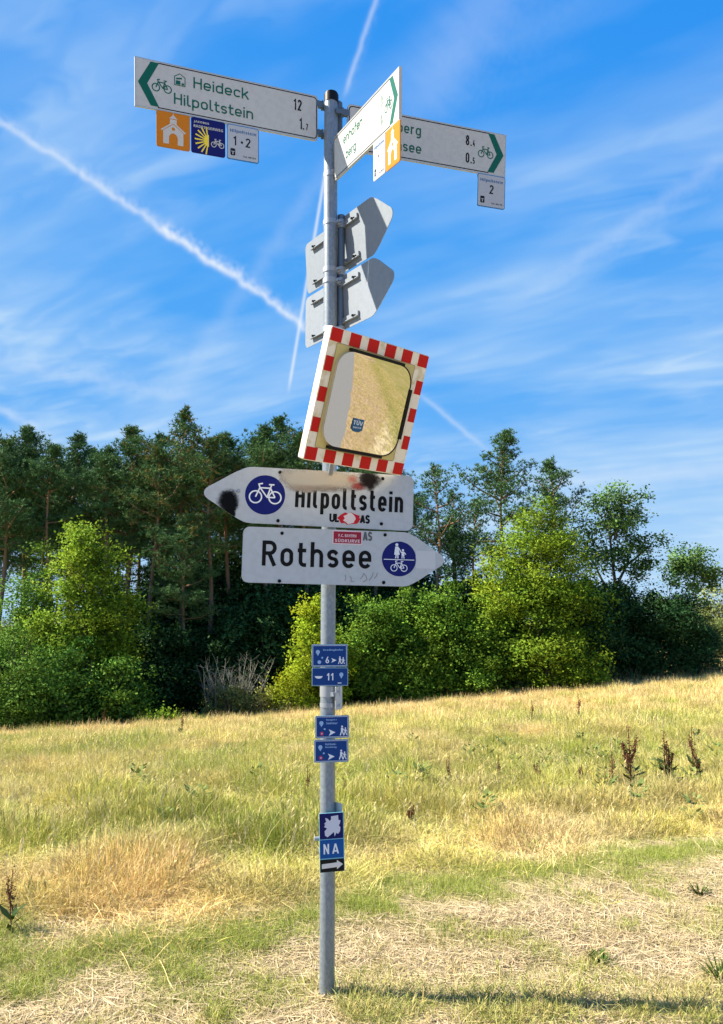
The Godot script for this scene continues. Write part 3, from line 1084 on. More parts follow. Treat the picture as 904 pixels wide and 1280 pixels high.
func build_back_boards() -> void:
	var spots := [[Vector3(-0.087, 3.74, -4.082), Vector3(6.3, -62.2, -5.9), "grey back of an arrow board, upper one of the pair behind the pole"], [Vector3(-0.085, 3.398, -4.036), Vector3(2.4, -61.7, -5.3), "grey back of an arrow board, lower one of the pair, just above the traffic mirror"]]
	for s in spots:
		var o := base("arrow_board", s[0], s[1])
		tag(o, s[2], "road sign", "arrow boards seen from behind")
		var g := Geo.new()
		g.plate(arrow_outline(1.0, 0.29, 0.2, false), -0.003, 0.0, 0.0)
		obj("panel", g, paint("alu_back", col(128, 136, 147), 0.55, 0.2, mats.grime), o)
		var f := Geo.new()
		f.poly(arrow_outline(0.99, 0.28, 0.198, false), -0.0036, -1.0)
		obj("front_sheet", f, white_sheet(), o)
		for y in [0.098, -0.098]:
			var r := Geo.new()
			r.box(Vector3(-0.12, y, 0.006), Vector3(0.56, 0.026, 0.010))
			r.box(Vector3(-0.12, y - 0.013, 0.012), Vector3(0.56, 0.004, 0.012))
			obj("rail", r, paint("alu_back", Color.WHITE), o)
			for x in [-0.36, 0.12]:
				var b := Geo.new()
				b.tube([Vector3(x, y - 0.004, 0.008), Vector3(x, y - 0.004, 0.024)], [0.0065, 0.0065], 6)
				b.box(Vector3(x + 0.008, y - 0.004, 0.014), Vector3(0.018, 0.006, 0.006))
				obj("bolt", b, paint("black_plastic", Color.WHITE), o)
	var t := base("mounting_tube", Vector3(-0.108, 3.17, -4.065))
	tag(t, "short dark grey tube beside the pole, holding the backs of two arrow boards", "bracket")
	var g2 := Geo.new()
	g2.tube([Vector3(0, 0, 0), Vector3(0, 0.72, 0)], [0.02, 0.02], 20)
	obj("tube", g2, mats.dark_steel, t)
	for y in [0.67, 0.405, 0.345, 0.08]:
		var c := Geo.new()
		c.tube([Vector3(0, y - 0.022, 0), Vector3(0, y + 0.022, 0)], [0.0245, 0.0245], 20)
		c.box(Vector3(-0.028, y, 0.02), Vector3(0.05, 0.03, 0.02))
		c.tube([Vector3(-0.02, y, 0.02), Vector3(-0.02, y, 0.042)], [0.007, 0.007], 8)
		obj("clamp", c, mats.clamp, t)


func build_mirror() -> void:
	var o := base("traffic_mirror", Vector3(0.036, 2.744, -3.67), Vector3(19.2, 42.0, 0.0))
	tag(o, "square convex traffic mirror in a cream frame with red blocks, tilted towards the road", "mirror")
	var w := 0.62; var h := 0.60
	var cream := StandardMaterial3D.new()
	cream.resource_name = "cream_frame"
	cream.albedo_texture = noise_tex(512, 0.012, 4, col(196, 178, 132), col(238, 226, 204), 21, 0.45)
	cream.uv1_triplanar = true
	cream.uv1_scale = Vector3(1.9, 1.9, 1.9)
	cream.roughness = 0.4
	var fr := Geo.new()
	fr.plate(rounded(-w / 2, -h / 2, w / 2, h / 2, 0.012), -0.045, 0.0, 0.003)
	obj("frame", fr, cream, o)
	# sunk tray behind the glass, yellowed by age
	var tray := Geo.new()
	tray.poly(rounded(-0.262, -0.236, 0.228, 0.236, 0.008), 0.0006)
	obj("tray", tray, paint("aged_tray", col(206, 188, 122), 0.5, 0.0, mats.grime), o)
	var lip := Geo.new()
	lip.stroke(rounded(-0.262, -0.236, 0.228, 0.236, 0.008), 0.003, 0.0012, true)
	obj("tray_edge", lip, paint("tray_edge", col(150, 136, 98), 0.5), o)
	var red := paint("red_block", col(196, 22, 20), 0.4)
	var bw := 0.064; var bh := 0.058
	for k in 6:
		var x := -w / 2 + 0.004 + k * (w - 0.008 - bw) / 5.0
		for y in [h / 2 - 0.004 - bh, -h / 2 + 0.004]:
			var b := Geo.new()
			b.plate(PackedVector2Array([Vector2(x, y), Vector2(x + bw, y), Vector2(x + bw, y + bh), Vector2(x, y + bh)]), 0.0, 0.0012, 0.0)
			obj("red_block", b, red, o)
	for k in 3:
		var y := 0.105 + 0.032 - k * 0.137 - 0.032
		for x in [-w / 2 + 0.004, w / 2 - 0.048]:
			var b := Geo.new()
			b.plate(PackedVector2Array([Vector2(x, y), Vector2(x + 0.044, y), Vector2(x + 0.044, y + 0.066), Vector2(x, y + 0.066)]), 0.0, 0.0012, 0.0)
			obj("red_block", b, red, o)
	# the bulging glass: part of a sphere cut to a rounded square
	var glass := Geo.new()
	var big := 2.6
	var edge_pts := rounded(-0.25, -0.217, 0.208, 0.215, 0.085, 9)
	var mid := Vector2(-0.021, 0.0)
	var zz := func(p: Vector2) -> float: return sqrt(big * big - (p - mid).length_squared()) - big
	var lift := 0.034
	var rings := 14
	for k in rings + 1:
		for p in edge_pts:
			var q := mid + (p - mid) * (float(k) / rings)
			glass.v.append(Vector3(q.x, q.y, zz.call(q) + lift))
			glass.n.append(Vector3(q.x - mid.x, q.y - mid.y, big + zz.call(q)).normalized())
	var m := edge_pts.size()
	for k in rings:
		for q in m:
			var a := k * m + q; var b := k * m + (q + 1) % m
			for tri in [[a, b + m, b], [a, a + m, b + m]]:
				var t0: Vector3 = glass.v[tri[0]]; var t1: Vector3 = glass.v[tri[1]]; var t2: Vector3 = glass.v[tri[2]]
				if (t2 - t0).cross(t1 - t0).length() < 1e-12:
					continue
				if (t2 - t0).cross(t1 - t0).z > 0:
					glass.i.append(tri[0]); glass.i.append(tri[1]); glass.i.append(tri[2])
				else:
					glass.i.append(tri[0]); glass.i.append(tri[2]); glass.i.append(tri[1])
	var silver := StandardMaterial3D.new()
	silver.resource_name = "mirror_silver"
	silver.albedo_color = Color(0.83, 0.83, 0.82)
	silver.metallic = 1.0
	silver.roughness = 0.012
	obj("mirror_glass", glass, silver, o)
	var skirt := Geo.new()
	for q in m:
		var p := edge_pts[q]; var p2 := edge_pts[(q + 1) % m]
		skirt.quad(Vector3(p.x, p.y, 0.0008), Vector3(p2.x, p2.y, 0.0008), Vector3(p2.x, p2.y, zz.call(p2) + lift - 0.0004), Vector3(p.x, p.y, zz.call(p) + lift - 0.0004), Vector3(p.x - mid.x, p.y, 0))
	obj("glass_edge", skirt, paint("glass_edge", col(196, 184, 150), 0.5), o)
	# black rubber seal, thick on three sides, worn away on the fourth
	var seal := Geo.new()
	var ez: float = zz.call(Vector2(0.208, 0.0)) + lift
	for bar in [[-0.19, 0.216, 0.142, 0.229], [0.209, -0.125, 0.225, 0.118], [-0.20, -0.232, 0.128, -0.218]]:
		seal.plate(PackedVector2Array([Vector2(bar[0], bar[1]), Vector2(bar[2], bar[1]), Vector2(bar[2], bar[3]), Vector2(bar[0], bar[3])]), 0.001, ez + 0.002, 0.0)
	var rim := []; var rim_r := []
	for p in rounded(-0.252, -0.219, 0.211, 0.217, 0.086, 9):
		if p.x > 0.05:
			rim.append(Vector3(p.x, p.y, zz.call(p) + lift)); rim_r.append(0.0032)
	seal.tube(rim, rim_r, 8)
	obj("seal", seal, paint("black_plastic", Color.WHITE), o)
	# a maker's sticker on the glass
	var st := Geo.new()
	var c0 := Vector2(-0.071, -0.102)
	var sz: float = zz.call(c0) + lift + 0.002
	st.poly(PackedVector2Array([c0 + Vector2(-.034, -.018), c0 + Vector2(-.014, -.030), c0 + Vector2(.014, -.030), c0 + Vector2(.034, -.018), c0 + Vector2(.034, .031), c0 + Vector2(-.034, .031)]), sz)
	var so := obj("sticker", st, paint("sticker_blue", col(50, 92, 128), 0.5), o)
	small_print("TÜV", c0.x - .029, c0.x + .029, c0.y + .002, 0.025, sz + 0.0004, paint("sticker_print", col(214, 222, 226), 0.5), so)
	small_print("geprüft", c0.x - .025, c0.x + .025, c0.y - .015, 0.010, sz + 0.0004, paint("sticker_print", Color.WHITE), so)
	var arm := Geo.new()
	var pole_local: Vector3 = o.transform.affine_inverse() * Vector3(-0.164, 2.86, -4.05)
	arm.tube([Vector3(0, 0.0, -0.045), Vector3(0, 0.0, -0.10)], [0.06, 0.045], 16)
	arm.tube([Vector3(0, 0.0, -0.09), Vector3(-0.01, 0.04, -0.20), pole_local], [0.022, 0.022, 0.022], 14)
	obj("arm", arm, mats.steel, o)
	var back_pole: Vector3 = o.transform.affine_inverse() * Vector3(-0.164, 2.45, -4.05)
	var arm2 := Geo.new()
	arm2.tube([Vector3(-0.12, -0.18, -0.04), back_pole], [0.012, 0.012], 10)
	obj("arm", arm2, mats.clamp, o)


func overlay(size_x: int, size_y: int, blots: Array, sd: int) -> ImageTexture:
	# sprayed paint: each blot is [u, v, radius u, radius v, colour, softness, strength]
	var im := Image.create_empty(size_x, size_y, false, Image.FORMAT_RGBA8)
	var n := FastNoiseLite.new()
	n.seed = sd
	n.frequency = 0.02
	for y in size_y:
		for x in size_x:
			var c := Color(0.5, 0.5, 0.5, 0.0)
			for b in blots:
				var d := Vector2((x + 0.5) / size_x - b[0], (y + 0.5) / size_y - b[1]) / Vector2(b[2], b[3])
				var r: float = d.length() + 0.26 * n.get_noise_2d(x * 1.0, y * 1.0) + 0.16 * n.get_noise_2d(x * 9.0, y * 9.0)
				var a := smoothstep(1.0, 1.0 - b[5], r) * float(b[6])
				if a > 0.0:
					var k: Color = b[4]
					var oa := a + c.a * (1.0 - a)
					c = Color((k.r * a + c.r * c.a * (1 - a)) / oa, (k.g * a + c.g * c.a * (1 - a)) / oa, (k.b * a + c.b * c.a * (1 - a)) / oa, oa)
			im.set_pixel(x, y, c)
	return ImageTexture.create_from_image(im)


func face_overlay(called: String, pts: PackedVector2Array, l: float, h: float, z: float, tex: Texture2D, parent: Node) -> void:
	var g := Geo.new()
	g.poly(pts, z)
	for p in g.v:
		g.uv.append(Vector2(p.x / l + 0.5, 0.5 - p.y / h))
	var m := StandardMaterial3D.new()
	m.resource_name = called
	m.transparency = BaseMaterial3D.TRANSPARENCY_ALPHA
	m.albedo_texture = tex
	m.roughness = 0.6
	m.metallic_specular = 0.25
	obj(called, g, m, parent)


func bolt(g: Geo, x: float, y: float, z: float, r := 0.0085) -> void:
	g.tube([Vector3(x, y, z - 0.001), Vector3(x, y, z + 0.003), Vector3(x, y, z + 0.0045)], [r, r, r * 0.6], 10)


func build_arrow_signs() -> void:
	var black := paint("sign_black", col(9, 9, 10), 0.6)
	var blue := paint("sign_blue", col(14, 24, 100), 0.42)
	var white := paint("sign_white", col(226, 228, 232), 0.45)
	# --- upper sign, pointing left
	var L := 1.04; var H := 0.281
	var o := base("arrow_sign", Vector3(-0.257, 2.352, -3.96), Vector3(-1.0, 6.0, -2.2))
	tag(o, "white arrow sign pointing left to Hilpoltstein, smeared with black spray, blue bicycle disc", "road sign", "white arrow signs in the middle of the pole")
	var line := arrow_outline(L, H, 0.21, true)
	var g := Geo.new()
	g.plate(line, -0.003, 0.0, 0.0)
	obj("panel", g, white_sheet(), o)
	var d := Geo.new()
	var dc := Vector2((0.289 - 0.5) * L, 0.003)
	d.poly(disc(dc, 0.0985, 48), 0.0006)
	obj("blue_disc", d, blue, o)
	var b := Geo.new()
	bicycle(b, dc + Vector2(0.001, 0.006), 0.155, 0.0012, 0.23)
	obj("bicycle_symbol", b, white, o)
	var t := Geo.new()
	fit_letters(t, "Hilpoltstein", (0.4326 - 0.5) * L, (0.950 - 0.5) * L, -0.050, 0.108, 0.0008, 0.155, 0.125)
	obj("lettering", t, black, o)
	for w in [["UL", 0.104], ["AS", 0.256]]:
		var ul := Geo.new()
		fit_letters(ul, w[0], w[1], w[1] + 0.046, -0.113, 0.040, 0.0008, 0.25, 0.10)
		obj("lettering", ul, black, o)
	var s1 := Geo.new()
	var blob := PackedVector2Array()
	for k in 22:
		var a := TAU * k / 22.0
		blob.append(Vector2(0.201 + cos(a) * 0.056 * (1.0 + 0.10 * sin(k * 4.1)), -0.094 + sin(a) * 0.029 * (1.0 + 0.16 * cos(k * 2.7))))
	s1.poly(blob, 0.0012)
	var torn := obj("sticker", s1, paint("sticker_red", col(196, 26, 40), 0.5), o)
	torn.set_meta("label", "torn red and white oval sticker")
	var s2 := Geo.new()
	var blob2 := PackedVector2Array()
	for k in 14:
		var a := TAU * k / 14.0
		blob2.append(Vector2(0.203 + cos(a) * 0.030 * (1.0 + 0.2 * sin(k * 3.3)), -0.094 + sin(a) * 0.027 * (1.0 + 0.14 * cos(k * 1.9))))
	s2.poly(blob2, 0.0017)
	obj("torn_paper", s2, paint("torn_paper", col(224, 206, 200), 0.7), torn)
	for p in [[-0.153, 0.121], [-0.150, -0.122], [0.362, 0.117], [0.362, -0.112]]:
		var bo := Geo.new()
		bolt(bo, p[0], p[1], 0.0)
		obj("bolt", bo, black, o)
	var ring := Geo.new()
	bolt(ring, -0.351, 0.015, 0.0, 0.009)
	obj("rivet", ring, paint("alu_edge", Color.WHITE), o)
	var spray := overlay(512, 140, [
		[0.40, 0.13, 0.06, 0.20, Color(0.68, 0.65, 0.60), 0.7, 0.8], [0.50, 0.16, 0.16, 0.27, Color(0.70, 0.67, 0.61), 0.5, 0.97], [0.63, 0.15, 0.13, 0.22, Color(0.70, 0.66, 0.60), 0.6, 0.95],
		[0.47, 0.33, 0.10, 0.10, Color(0.62, 0.56, 0.50), 0.8, 0.7], [0.57, 0.32, 0.16, 0.09, Color(0.50, 0.45, 0.40), 0.8, 0.55], [0.735, 0.24, 0.05, 0.10, Color(0.55, 0.16, 0.14), 0.8, 0.7],
		[0.785, 0.11, 0.062, 0.20, Color(0.06, 0.035, 0.045), 0.6, 0.97], [0.79, 0.24, 0.028, 0.14, Color(0.10, 0.06, 0.07), 0.8, 0.9], [0.70, 0.13, 0.035, 0.10, Color(0.66, 0.24, 0.2), 0.8, 0.45],
		[0.118, 0.66, 0.060, 0.28, Color(0.10, 0.10, 0.11), 0.5, 0.75], [0.122, 0.67, 0.044, 0.235, Color(0.015, 0.015, 0.02), 0.45, 1.0], [0.132, 0.84, 0.030, 0.16, Color(0.015, 0.015, 0.02), 0.4, 1.0]], 3)
	face_overlay("spray_paint", line, L, H, 0.0024, spray, o)
	# --- lower sign, pointing right
	L = 1.0; H = 0.27
	var q := base("arrow_sign", Vector3(-0.079, 2.056, -3.954), Vector3(-0.4, 8.7, -1.1))
	tag(q, "white arrow sign pointing right to Rothsee, with a blue foot and cycle path disc", "road sign", "white arrow signs in the middle of the pole")
	var line2 := arrow_outline(L, H, 0.19, false)
	var g2 := Geo.new()
	g2.plate(line2, -0.003, 0.0, 0.0)
	obj("panel", g2, white_sheet(), q)
	var t2 := Geo.new()
	fit_letters(t2, "Rothsee", -0.405, 0.128, -0.052, 0.122, 0.0008, 0.15, 0.17)
	obj("lettering", t2, black, q)
	var c2 := Vector2(0.268, 0.001)
	var d2 := Geo.new()
	d2.poly(disc(c2, 0.0865, 48), 0.0006)
	var dn := obj("blue_disc", d2, blue, q)
	var sy := Geo.new()
	sy.stroke(PackedVector2Array([c2 + Vector2(-0.077, -0.004), c2 + Vector2(0.077, -0.004)]), 0.0035, 0.0011)
	bicycle(sy, c2 + Vector2(0.0, -0.036), 0.082, 0.0011, 0.24)
	# grown-up and child hand in hand
	sy.poly(disc(c2 + Vector2(-0.012, 0.070), 0.0075, 12), 0.0011)
	sy.poly(PackedVector2Array([c2 + Vector2(-.02, .061), c2 + Vector2(-.004, .061), c2 + Vector2(.003, .020), c2 + Vector2(-.025, .020)]), 0.00115)
	sy.stroke(PackedVector2Array([c2 + Vector2(-.015, .022), c2 + Vector2(-.017, .002)]), 0.006, 0.0012)
	sy.stroke(PackedVector2Array([c2 + Vector2(-.007, .022), c2 + Vector2(-.006, .002)]), 0.006, 0.00125)
	sy.stroke(PackedVector2Array([c2 + Vector2(-.004, .056), c2 + Vector2(.012, .030)]), 0.005, 0.0013)
	sy.poly(disc(c2 + Vector2(0.019, 0.043), 0.0058, 12), 0.0011)
	sy.poly(PackedVector2Array([c2 + Vector2(.013, .036), c2 + Vector2(.025, .036), c2 + Vector2(.027, .016), c2 + Vector2(.012, .016)]), 0.00115)
	sy.stroke(PackedVector2Array([c2 + Vector2(.016, .017), c2 + Vector2(.014, .002)]), 0.005, 0.0012)
	sy.stroke(PackedVector2Array([c2 + Vector2(.022, .017), c2 + Vector2(.025, .002)]), 0.005, 0.00125)
	sy.stroke(PackedVector2Array([c2 + Vector2(.024, .034), c2 + Vector2(.034, .022)]), 0.0045, 0.0013)
	obj("path_symbol", sy, white, dn)
	var st := Geo.new()
	st.poly(rounded(-0.066, 0.064, 0.082, 0.132, 0.003), 0.0008)
	var sticker := obj("sticker", st, paint("sticker_pale", col(226, 196, 200), 0.5), q)
	sticker.set_meta("label", "red sticker with a pale rim")
	var sr := Geo.new()
	sr.poly(rounded(-0.061, 0.069, 0.077, 0.127, 0.002), 0.0013)
	obj("sticker_face", sr, paint("sticker_dark_red", col(150, 36, 56), 0.5), sticker)
	small_print("F.C. BAYERN", -0.036, 0.052, 0.100, 0.014, 0.0018, paint("sticker_pale", Color.WHITE), sticker)
	small_print("SÜDKURVE", -0.054, 0.070, 0.074, 0.020, 0.0018, paint("sticker_pale", Color.WHITE), sticker)
	var old := paint("worn_black", col(96, 96, 98), 0.6)
	var as_ink := Geo.new()
	fit_letters(as_ink, "AS", 0.086, 0.130, 0.086, 0.044, 0.0008, 0.2, 0.08)
	obj("lettering", as_ink, old, q)
	var faint := Geo.new()
	var drawn := 0
	for k in [[0.00, -0.085, 0.0, -0.115], [0.025, -0.09, 0.03, -0.118], [0.03, -0.118, 0.046, -0.117], [0.075, -0.105, 0.092, -0.075], [0.092, -0.075, 0.108, -0.105], [0.108, -0.105, 0.088, -0.118], [0.12, -0.11, 0.14, -0.07], [0.145, -0.10, 0.16, -0.07]]:
		faint.stroke(PackedVector2Array([Vector2(k[0], k[1]), Vector2((k[0] + k[2]) / 2 + 0.004, (k[1] + k[3]) / 2), Vector2(k[2], k[3])]), 0.004, 0.0007 + k[0] * 0.002)
		drawn += 1
		if drawn == 3:
			obj("pen_scrawl", faint, paint("faint_ink", col(140, 138, 138), 0.6), q)
			faint = Geo.new()
	obj("pen_scrawl", faint, paint("faint_ink", col(168, 166, 166), 0.6), q)
	var pat := Geo.new()
	pat.poly(PackedVector2Array([Vector2(0.352, -0.043), Vector2(0.452, -0.043), Vector2(0.452, 0.045), Vector2(0.352, 0.045)]), 0.0006)
	obj("covering_patch", pat, paint("patch_white", col(198, 198, 198), 0.5), q)
	for p in [[-0.313, 0.108], [-0.318, -0.124], [0.196, 0.118], [0.192, -0.118]]:
		var bo2 := Geo.new()
		bolt(bo2, p[0], p[1], 0.0)
		obj("bolt", bo2, black, q)


func trail_plate(label: String, x0: float, y0: float, x1: float, y1: float, yaw: float, roll: float, kind: int) -> void:
	var w := x1 - x0; var h := y1 - y0
	var o := base("trail_plate", Vector3((x0 + x1) / 2, (y0 + y1) / 2, -3.995), Vector3(0, yaw, roll))
	tag(o, label, "trail sign", "small blue walking trail plates on the pole")
	var g := Geo.new()
	g.plate(rounded(-w / 2, -h / 2, w / 2, h / 2, 0.005), -0.004, 0.0, 0.0006)
	obj("panel", g, paint("plate_steel_edge", col(120, 150, 180), 0.45, 0.2), o)
	var f := Geo.new()
	f.poly(rounded(-w / 2 + .004, -h / 2 + .004, w / 2 - .004, h / 2 - .004, 0.003), 0.0005)
	obj("blue_face", f, paint("trail_blue", col(6, 58, 122), 0.42), o)
	var white := paint("sign_white", Color.WHITE)
	var pale := paint("trail_pale", col(150, 180, 215), 0.5)
	var z := 0.001
	var ink := Geo.new()
	if kind != 1:
		ink.stroke(rounded(-w / 2 + .006, -h / 2 + .006, w / 2 - .006, h / 2 - .006, 0.003), 0.0016, z, true)
	if kind == 0:
		small_print("Gredinghofer", -0.032, 0.066, 0.021, 0.011, z, pale, o, true)
		letters(ink, "6", -0.020, -0.036, 0.032, z, 1.0, 0.15)
		ink.poly(PackedVector2Array([Vector2(.008, -.012), Vector2(.034, -.022), Vector2(.008, -.034), Vector2(.015, -.022)]), z)
		walker(ink, Vector2(.050, -.022), 0.036, z)
		walker(ink, Vector2(.066, -.024), 0.032, z + 0.0002)
	elif kind == 1:
		small_print("11", -0.016, 0.016, -0.017, 0.034, z, white, o, true)
		ink.poly(arc(Vector2(-.055, 0.003), 0.019, 0.012, 180, 360, 10), z)
		ink.stroke(PackedVector2Array([Vector2(.038, -.030), Vector2(.056, -.030)]), 0.004, z)
	else:
		small_print("Burgen-/" if kind == 2 else "Rothsee-", -0.028, 0.024, 0.027, 0.010, z, pale, o, true)
		small_print("Seetour" if kind == 2 else "Rundweg", -0.028, 0.026, 0.012, 0.010, z, pale, o, true)
		ink.poly(PackedVector2Array([Vector2(-.016, -.012), Vector2(.016, -.026), Vector2(-.016, -.042), Vector2(-.008, -.026)]), z)
		walker(ink, Vector2(.048, -.018), 0.046, z)
		walker(ink, Vector2(.064, -.022), 0.036, z + 0.0002)
	obj("symbols", ink, white, o)
	# the little balloon badge
	var badge := Geo.new()
	var bc := Vector2(-w / 2 + .030, .018) if kind != 1 else Vector2(w / 2 - .033, .010)
	badge.poly(disc(bc, 0.010, 18), z)
	badge.poly(PackedVector2Array([bc + Vector2(-.006, -.008), bc + Vector2(.006, -.008), bc + Vector2(0, -.019)]), z + 0.0001)
	obj("badge", badge, pale, o)
	if kind != 1:
		var dot := Geo.new()
		dot.poly(disc(Vector2(-.05, -.031), 0.009, 16), z)
		obj("badge", dot, paint("trail_red", col(196, 50, 70), 0.5) if kind > 1 else pale, o)
		var dot2 := Geo.new()
		dot2.poly(disc(Vector2(-.05, -.031), 0.004, 12), z + 0.0004)
		dot2.poly(disc(Vector2(-.036, -.010), 0.0045, 12), z + 0.0005)
		obj("badge", dot2, pale, o)


func build_small_plates() -> void:
	trail_plate("small blue plate with white number 6 and walkers, topmost of the trail plates", -0.2425, 1.526, -0.068, 1.634, 4.0, 0.2, 0)
	trail_plate("small blue plate with white number 11, directly under the plate numbered 6", -0.2410, 1.4355, -0.0650, 1.5225, 4.0, 0.0, 1)
	trail_plate("small blue plate with white arrowhead and red dot, directly above a matching plate", -0.2230, 1.1895, -0.0600, 1.2950, 5.0, 0.6, 2)
	trail_plate("small blue plate with white arrowhead and red dot, lowest of the four trail plates", -0.2275, 1.0765, -0.0630, 1.1825, 5.0, 0.6, 3)
	# plate seen edge on, right of the pole
	var e := base("edge_on_plate", Vector3(-0.110, 1.375, -4.03), Vector3(0, 62, 0))
	tag(e, "small white plate seen nearly edge on, beside the pole under the plate numbered 11", "trail sign")
	var g := Geo.new()
	g.plate(rounded(-0.034, -0.055, 0.034, 0.055, 0.006), -0.003, 0.0, 0.0006)
	obj("panel", g, white_sheet(), e)
	var gb := Geo.new()
	gb.box(Vector3(-0.03, 0.02, -0.012), Vector3(0.03, 0.02, 0.018))
	obj("bracket", gb, mats.clamp, e)
	# the NA plate
	var o := base("route_marker", Vector3(-0.140, 0.711, -3.992), Vector3(0, 11.0, 1.4))
	tag(o, "upright navy and blue plate lettered NA over a black strip with white arrow", "trail sign")
	var w := 0.118; var h := 0.268
	var p := Geo.new()
	p.plate(rounded(-w / 2, -h / 2, w / 2, h / 2, 0.003), -0.004, 0.0, 0.0006)
	obj("panel", p, paint("na_edge", col(120, 178, 196), 0.45), o)
	var top := Geo.new()
	top.poly(PackedVector2Array([Vector2(-w / 2 + .002, 0.016), Vector2(w / 2 - .004, 0.016), Vector2(w / 2 - .004, h / 2 - .002), Vector2(-w / 2 + .002, h / 2 - .002)]), 0.0006)
	obj("navy_field", top, paint("na_navy", col(14, 18, 86), 0.42), o)
	var mid := Geo.new()
	mid.poly(PackedVector2Array([Vector2(-w / 2 + .002, -0.071), Vector2(w / 2 - .004, -0.071), Vector2(w / 2 - .004, 0.012), Vector2(-w / 2 + .002, 0.012)]), 0.0006)
	obj("blue_field", mid, paint("na_blue", col(8, 78, 146), 0.42), o)
	var low := Geo.new()
	low.poly(PackedVector2Array([Vector2(-w / 2 + .001, -h / 2 + .001), Vector2(w / 2 - .003, -h / 2 + .001), Vector2(w / 2 - .003, -0.076), Vector2(-w / 2 + .001, -0.076)]), 0.0006)
	obj("black_field", low, paint("na_black", col(16, 16, 18), 0.45), o)
	var white := paint("sign_white", Color.WHITE)
	var shape := Geo.new()
	var px := [[-.030, .113], [-.018, .108], [-.008, .097], [-.002, .104], [-.002, .118], [.032, .121], [.033, .100], [.043, .097], [.040, .083], [.034, .075], [.042, .066], [.040, .048], [.030, .036], [.022, .042], [.014, .026], [.010, .046], [-.006, .034], [-.020, .024], [-.032, .032], [-.034, .052], [-.022, .064], [-.036, .072], [-.030, .080], [-.035, .087], [-.026, .094]]
	var pts := PackedVector2Array()
	for q in px:
		pts.append(Vector2(q[0], q[1]))
	shape.poly(pts, 0.0012)
	obj("map_outline", shape, paint("na_grey", col(206, 204, 214), 0.5), o)
	var na := Geo.new()
	letters(na, "N", -0.040, -0.052, 0.046, 0.0012, 0.9, 0.16)
	letters(na, "A", 0.002, -0.052, 0.046, 0.0012, 1.0, 0.16)
	obj("lettering", na, white, o)
	var ar := Geo.new()
	ar.poly(PackedVector2Array([Vector2(-.050, -.117), Vector2(.022, -.113), Vector2(.022, -.123), Vector2(.051, -.102), Vector2(.022, -.081), Vector2(.022, -.092), Vector2(-.050, -.096)]), 0.0012)
	obj("arrow", ar, paint("na_arrow", col(220, 212, 206), 0.5), o)
	var e2 := base("edge_on_plate", Vector3(-0.116, 0.835, -4.045), Vector3(0, -50, 0))
	tag(e2, "small white plate peeping out behind the top of the NA plate", "trail sign")
	var g3 := Geo.new()
	g3.plate(rounded(-0.035, -0.06, 0.035, 0.045, 0.006), -0.003, 0.0, 0.0006)
	obj("panel", g3, white_sheet(), e2)
	var st := base("pole_strap", Vector3(-0.164, 0.72, -4.05))
	tag(st, "thin metal strap with a bolt head on the sunlit side, behind the NA plate", "bracket")
	var sg := Geo.new()
	clamp_ring(sg, 0.0, 0.018, 0.0395)
	sg.tube([Vector3(-0.036, 0.0, 0.03), Vector3(-0.060, 0.0, 0.034)], [0.010, 0.010], 8)
	obj("strap", sg, mats.clamp, st)
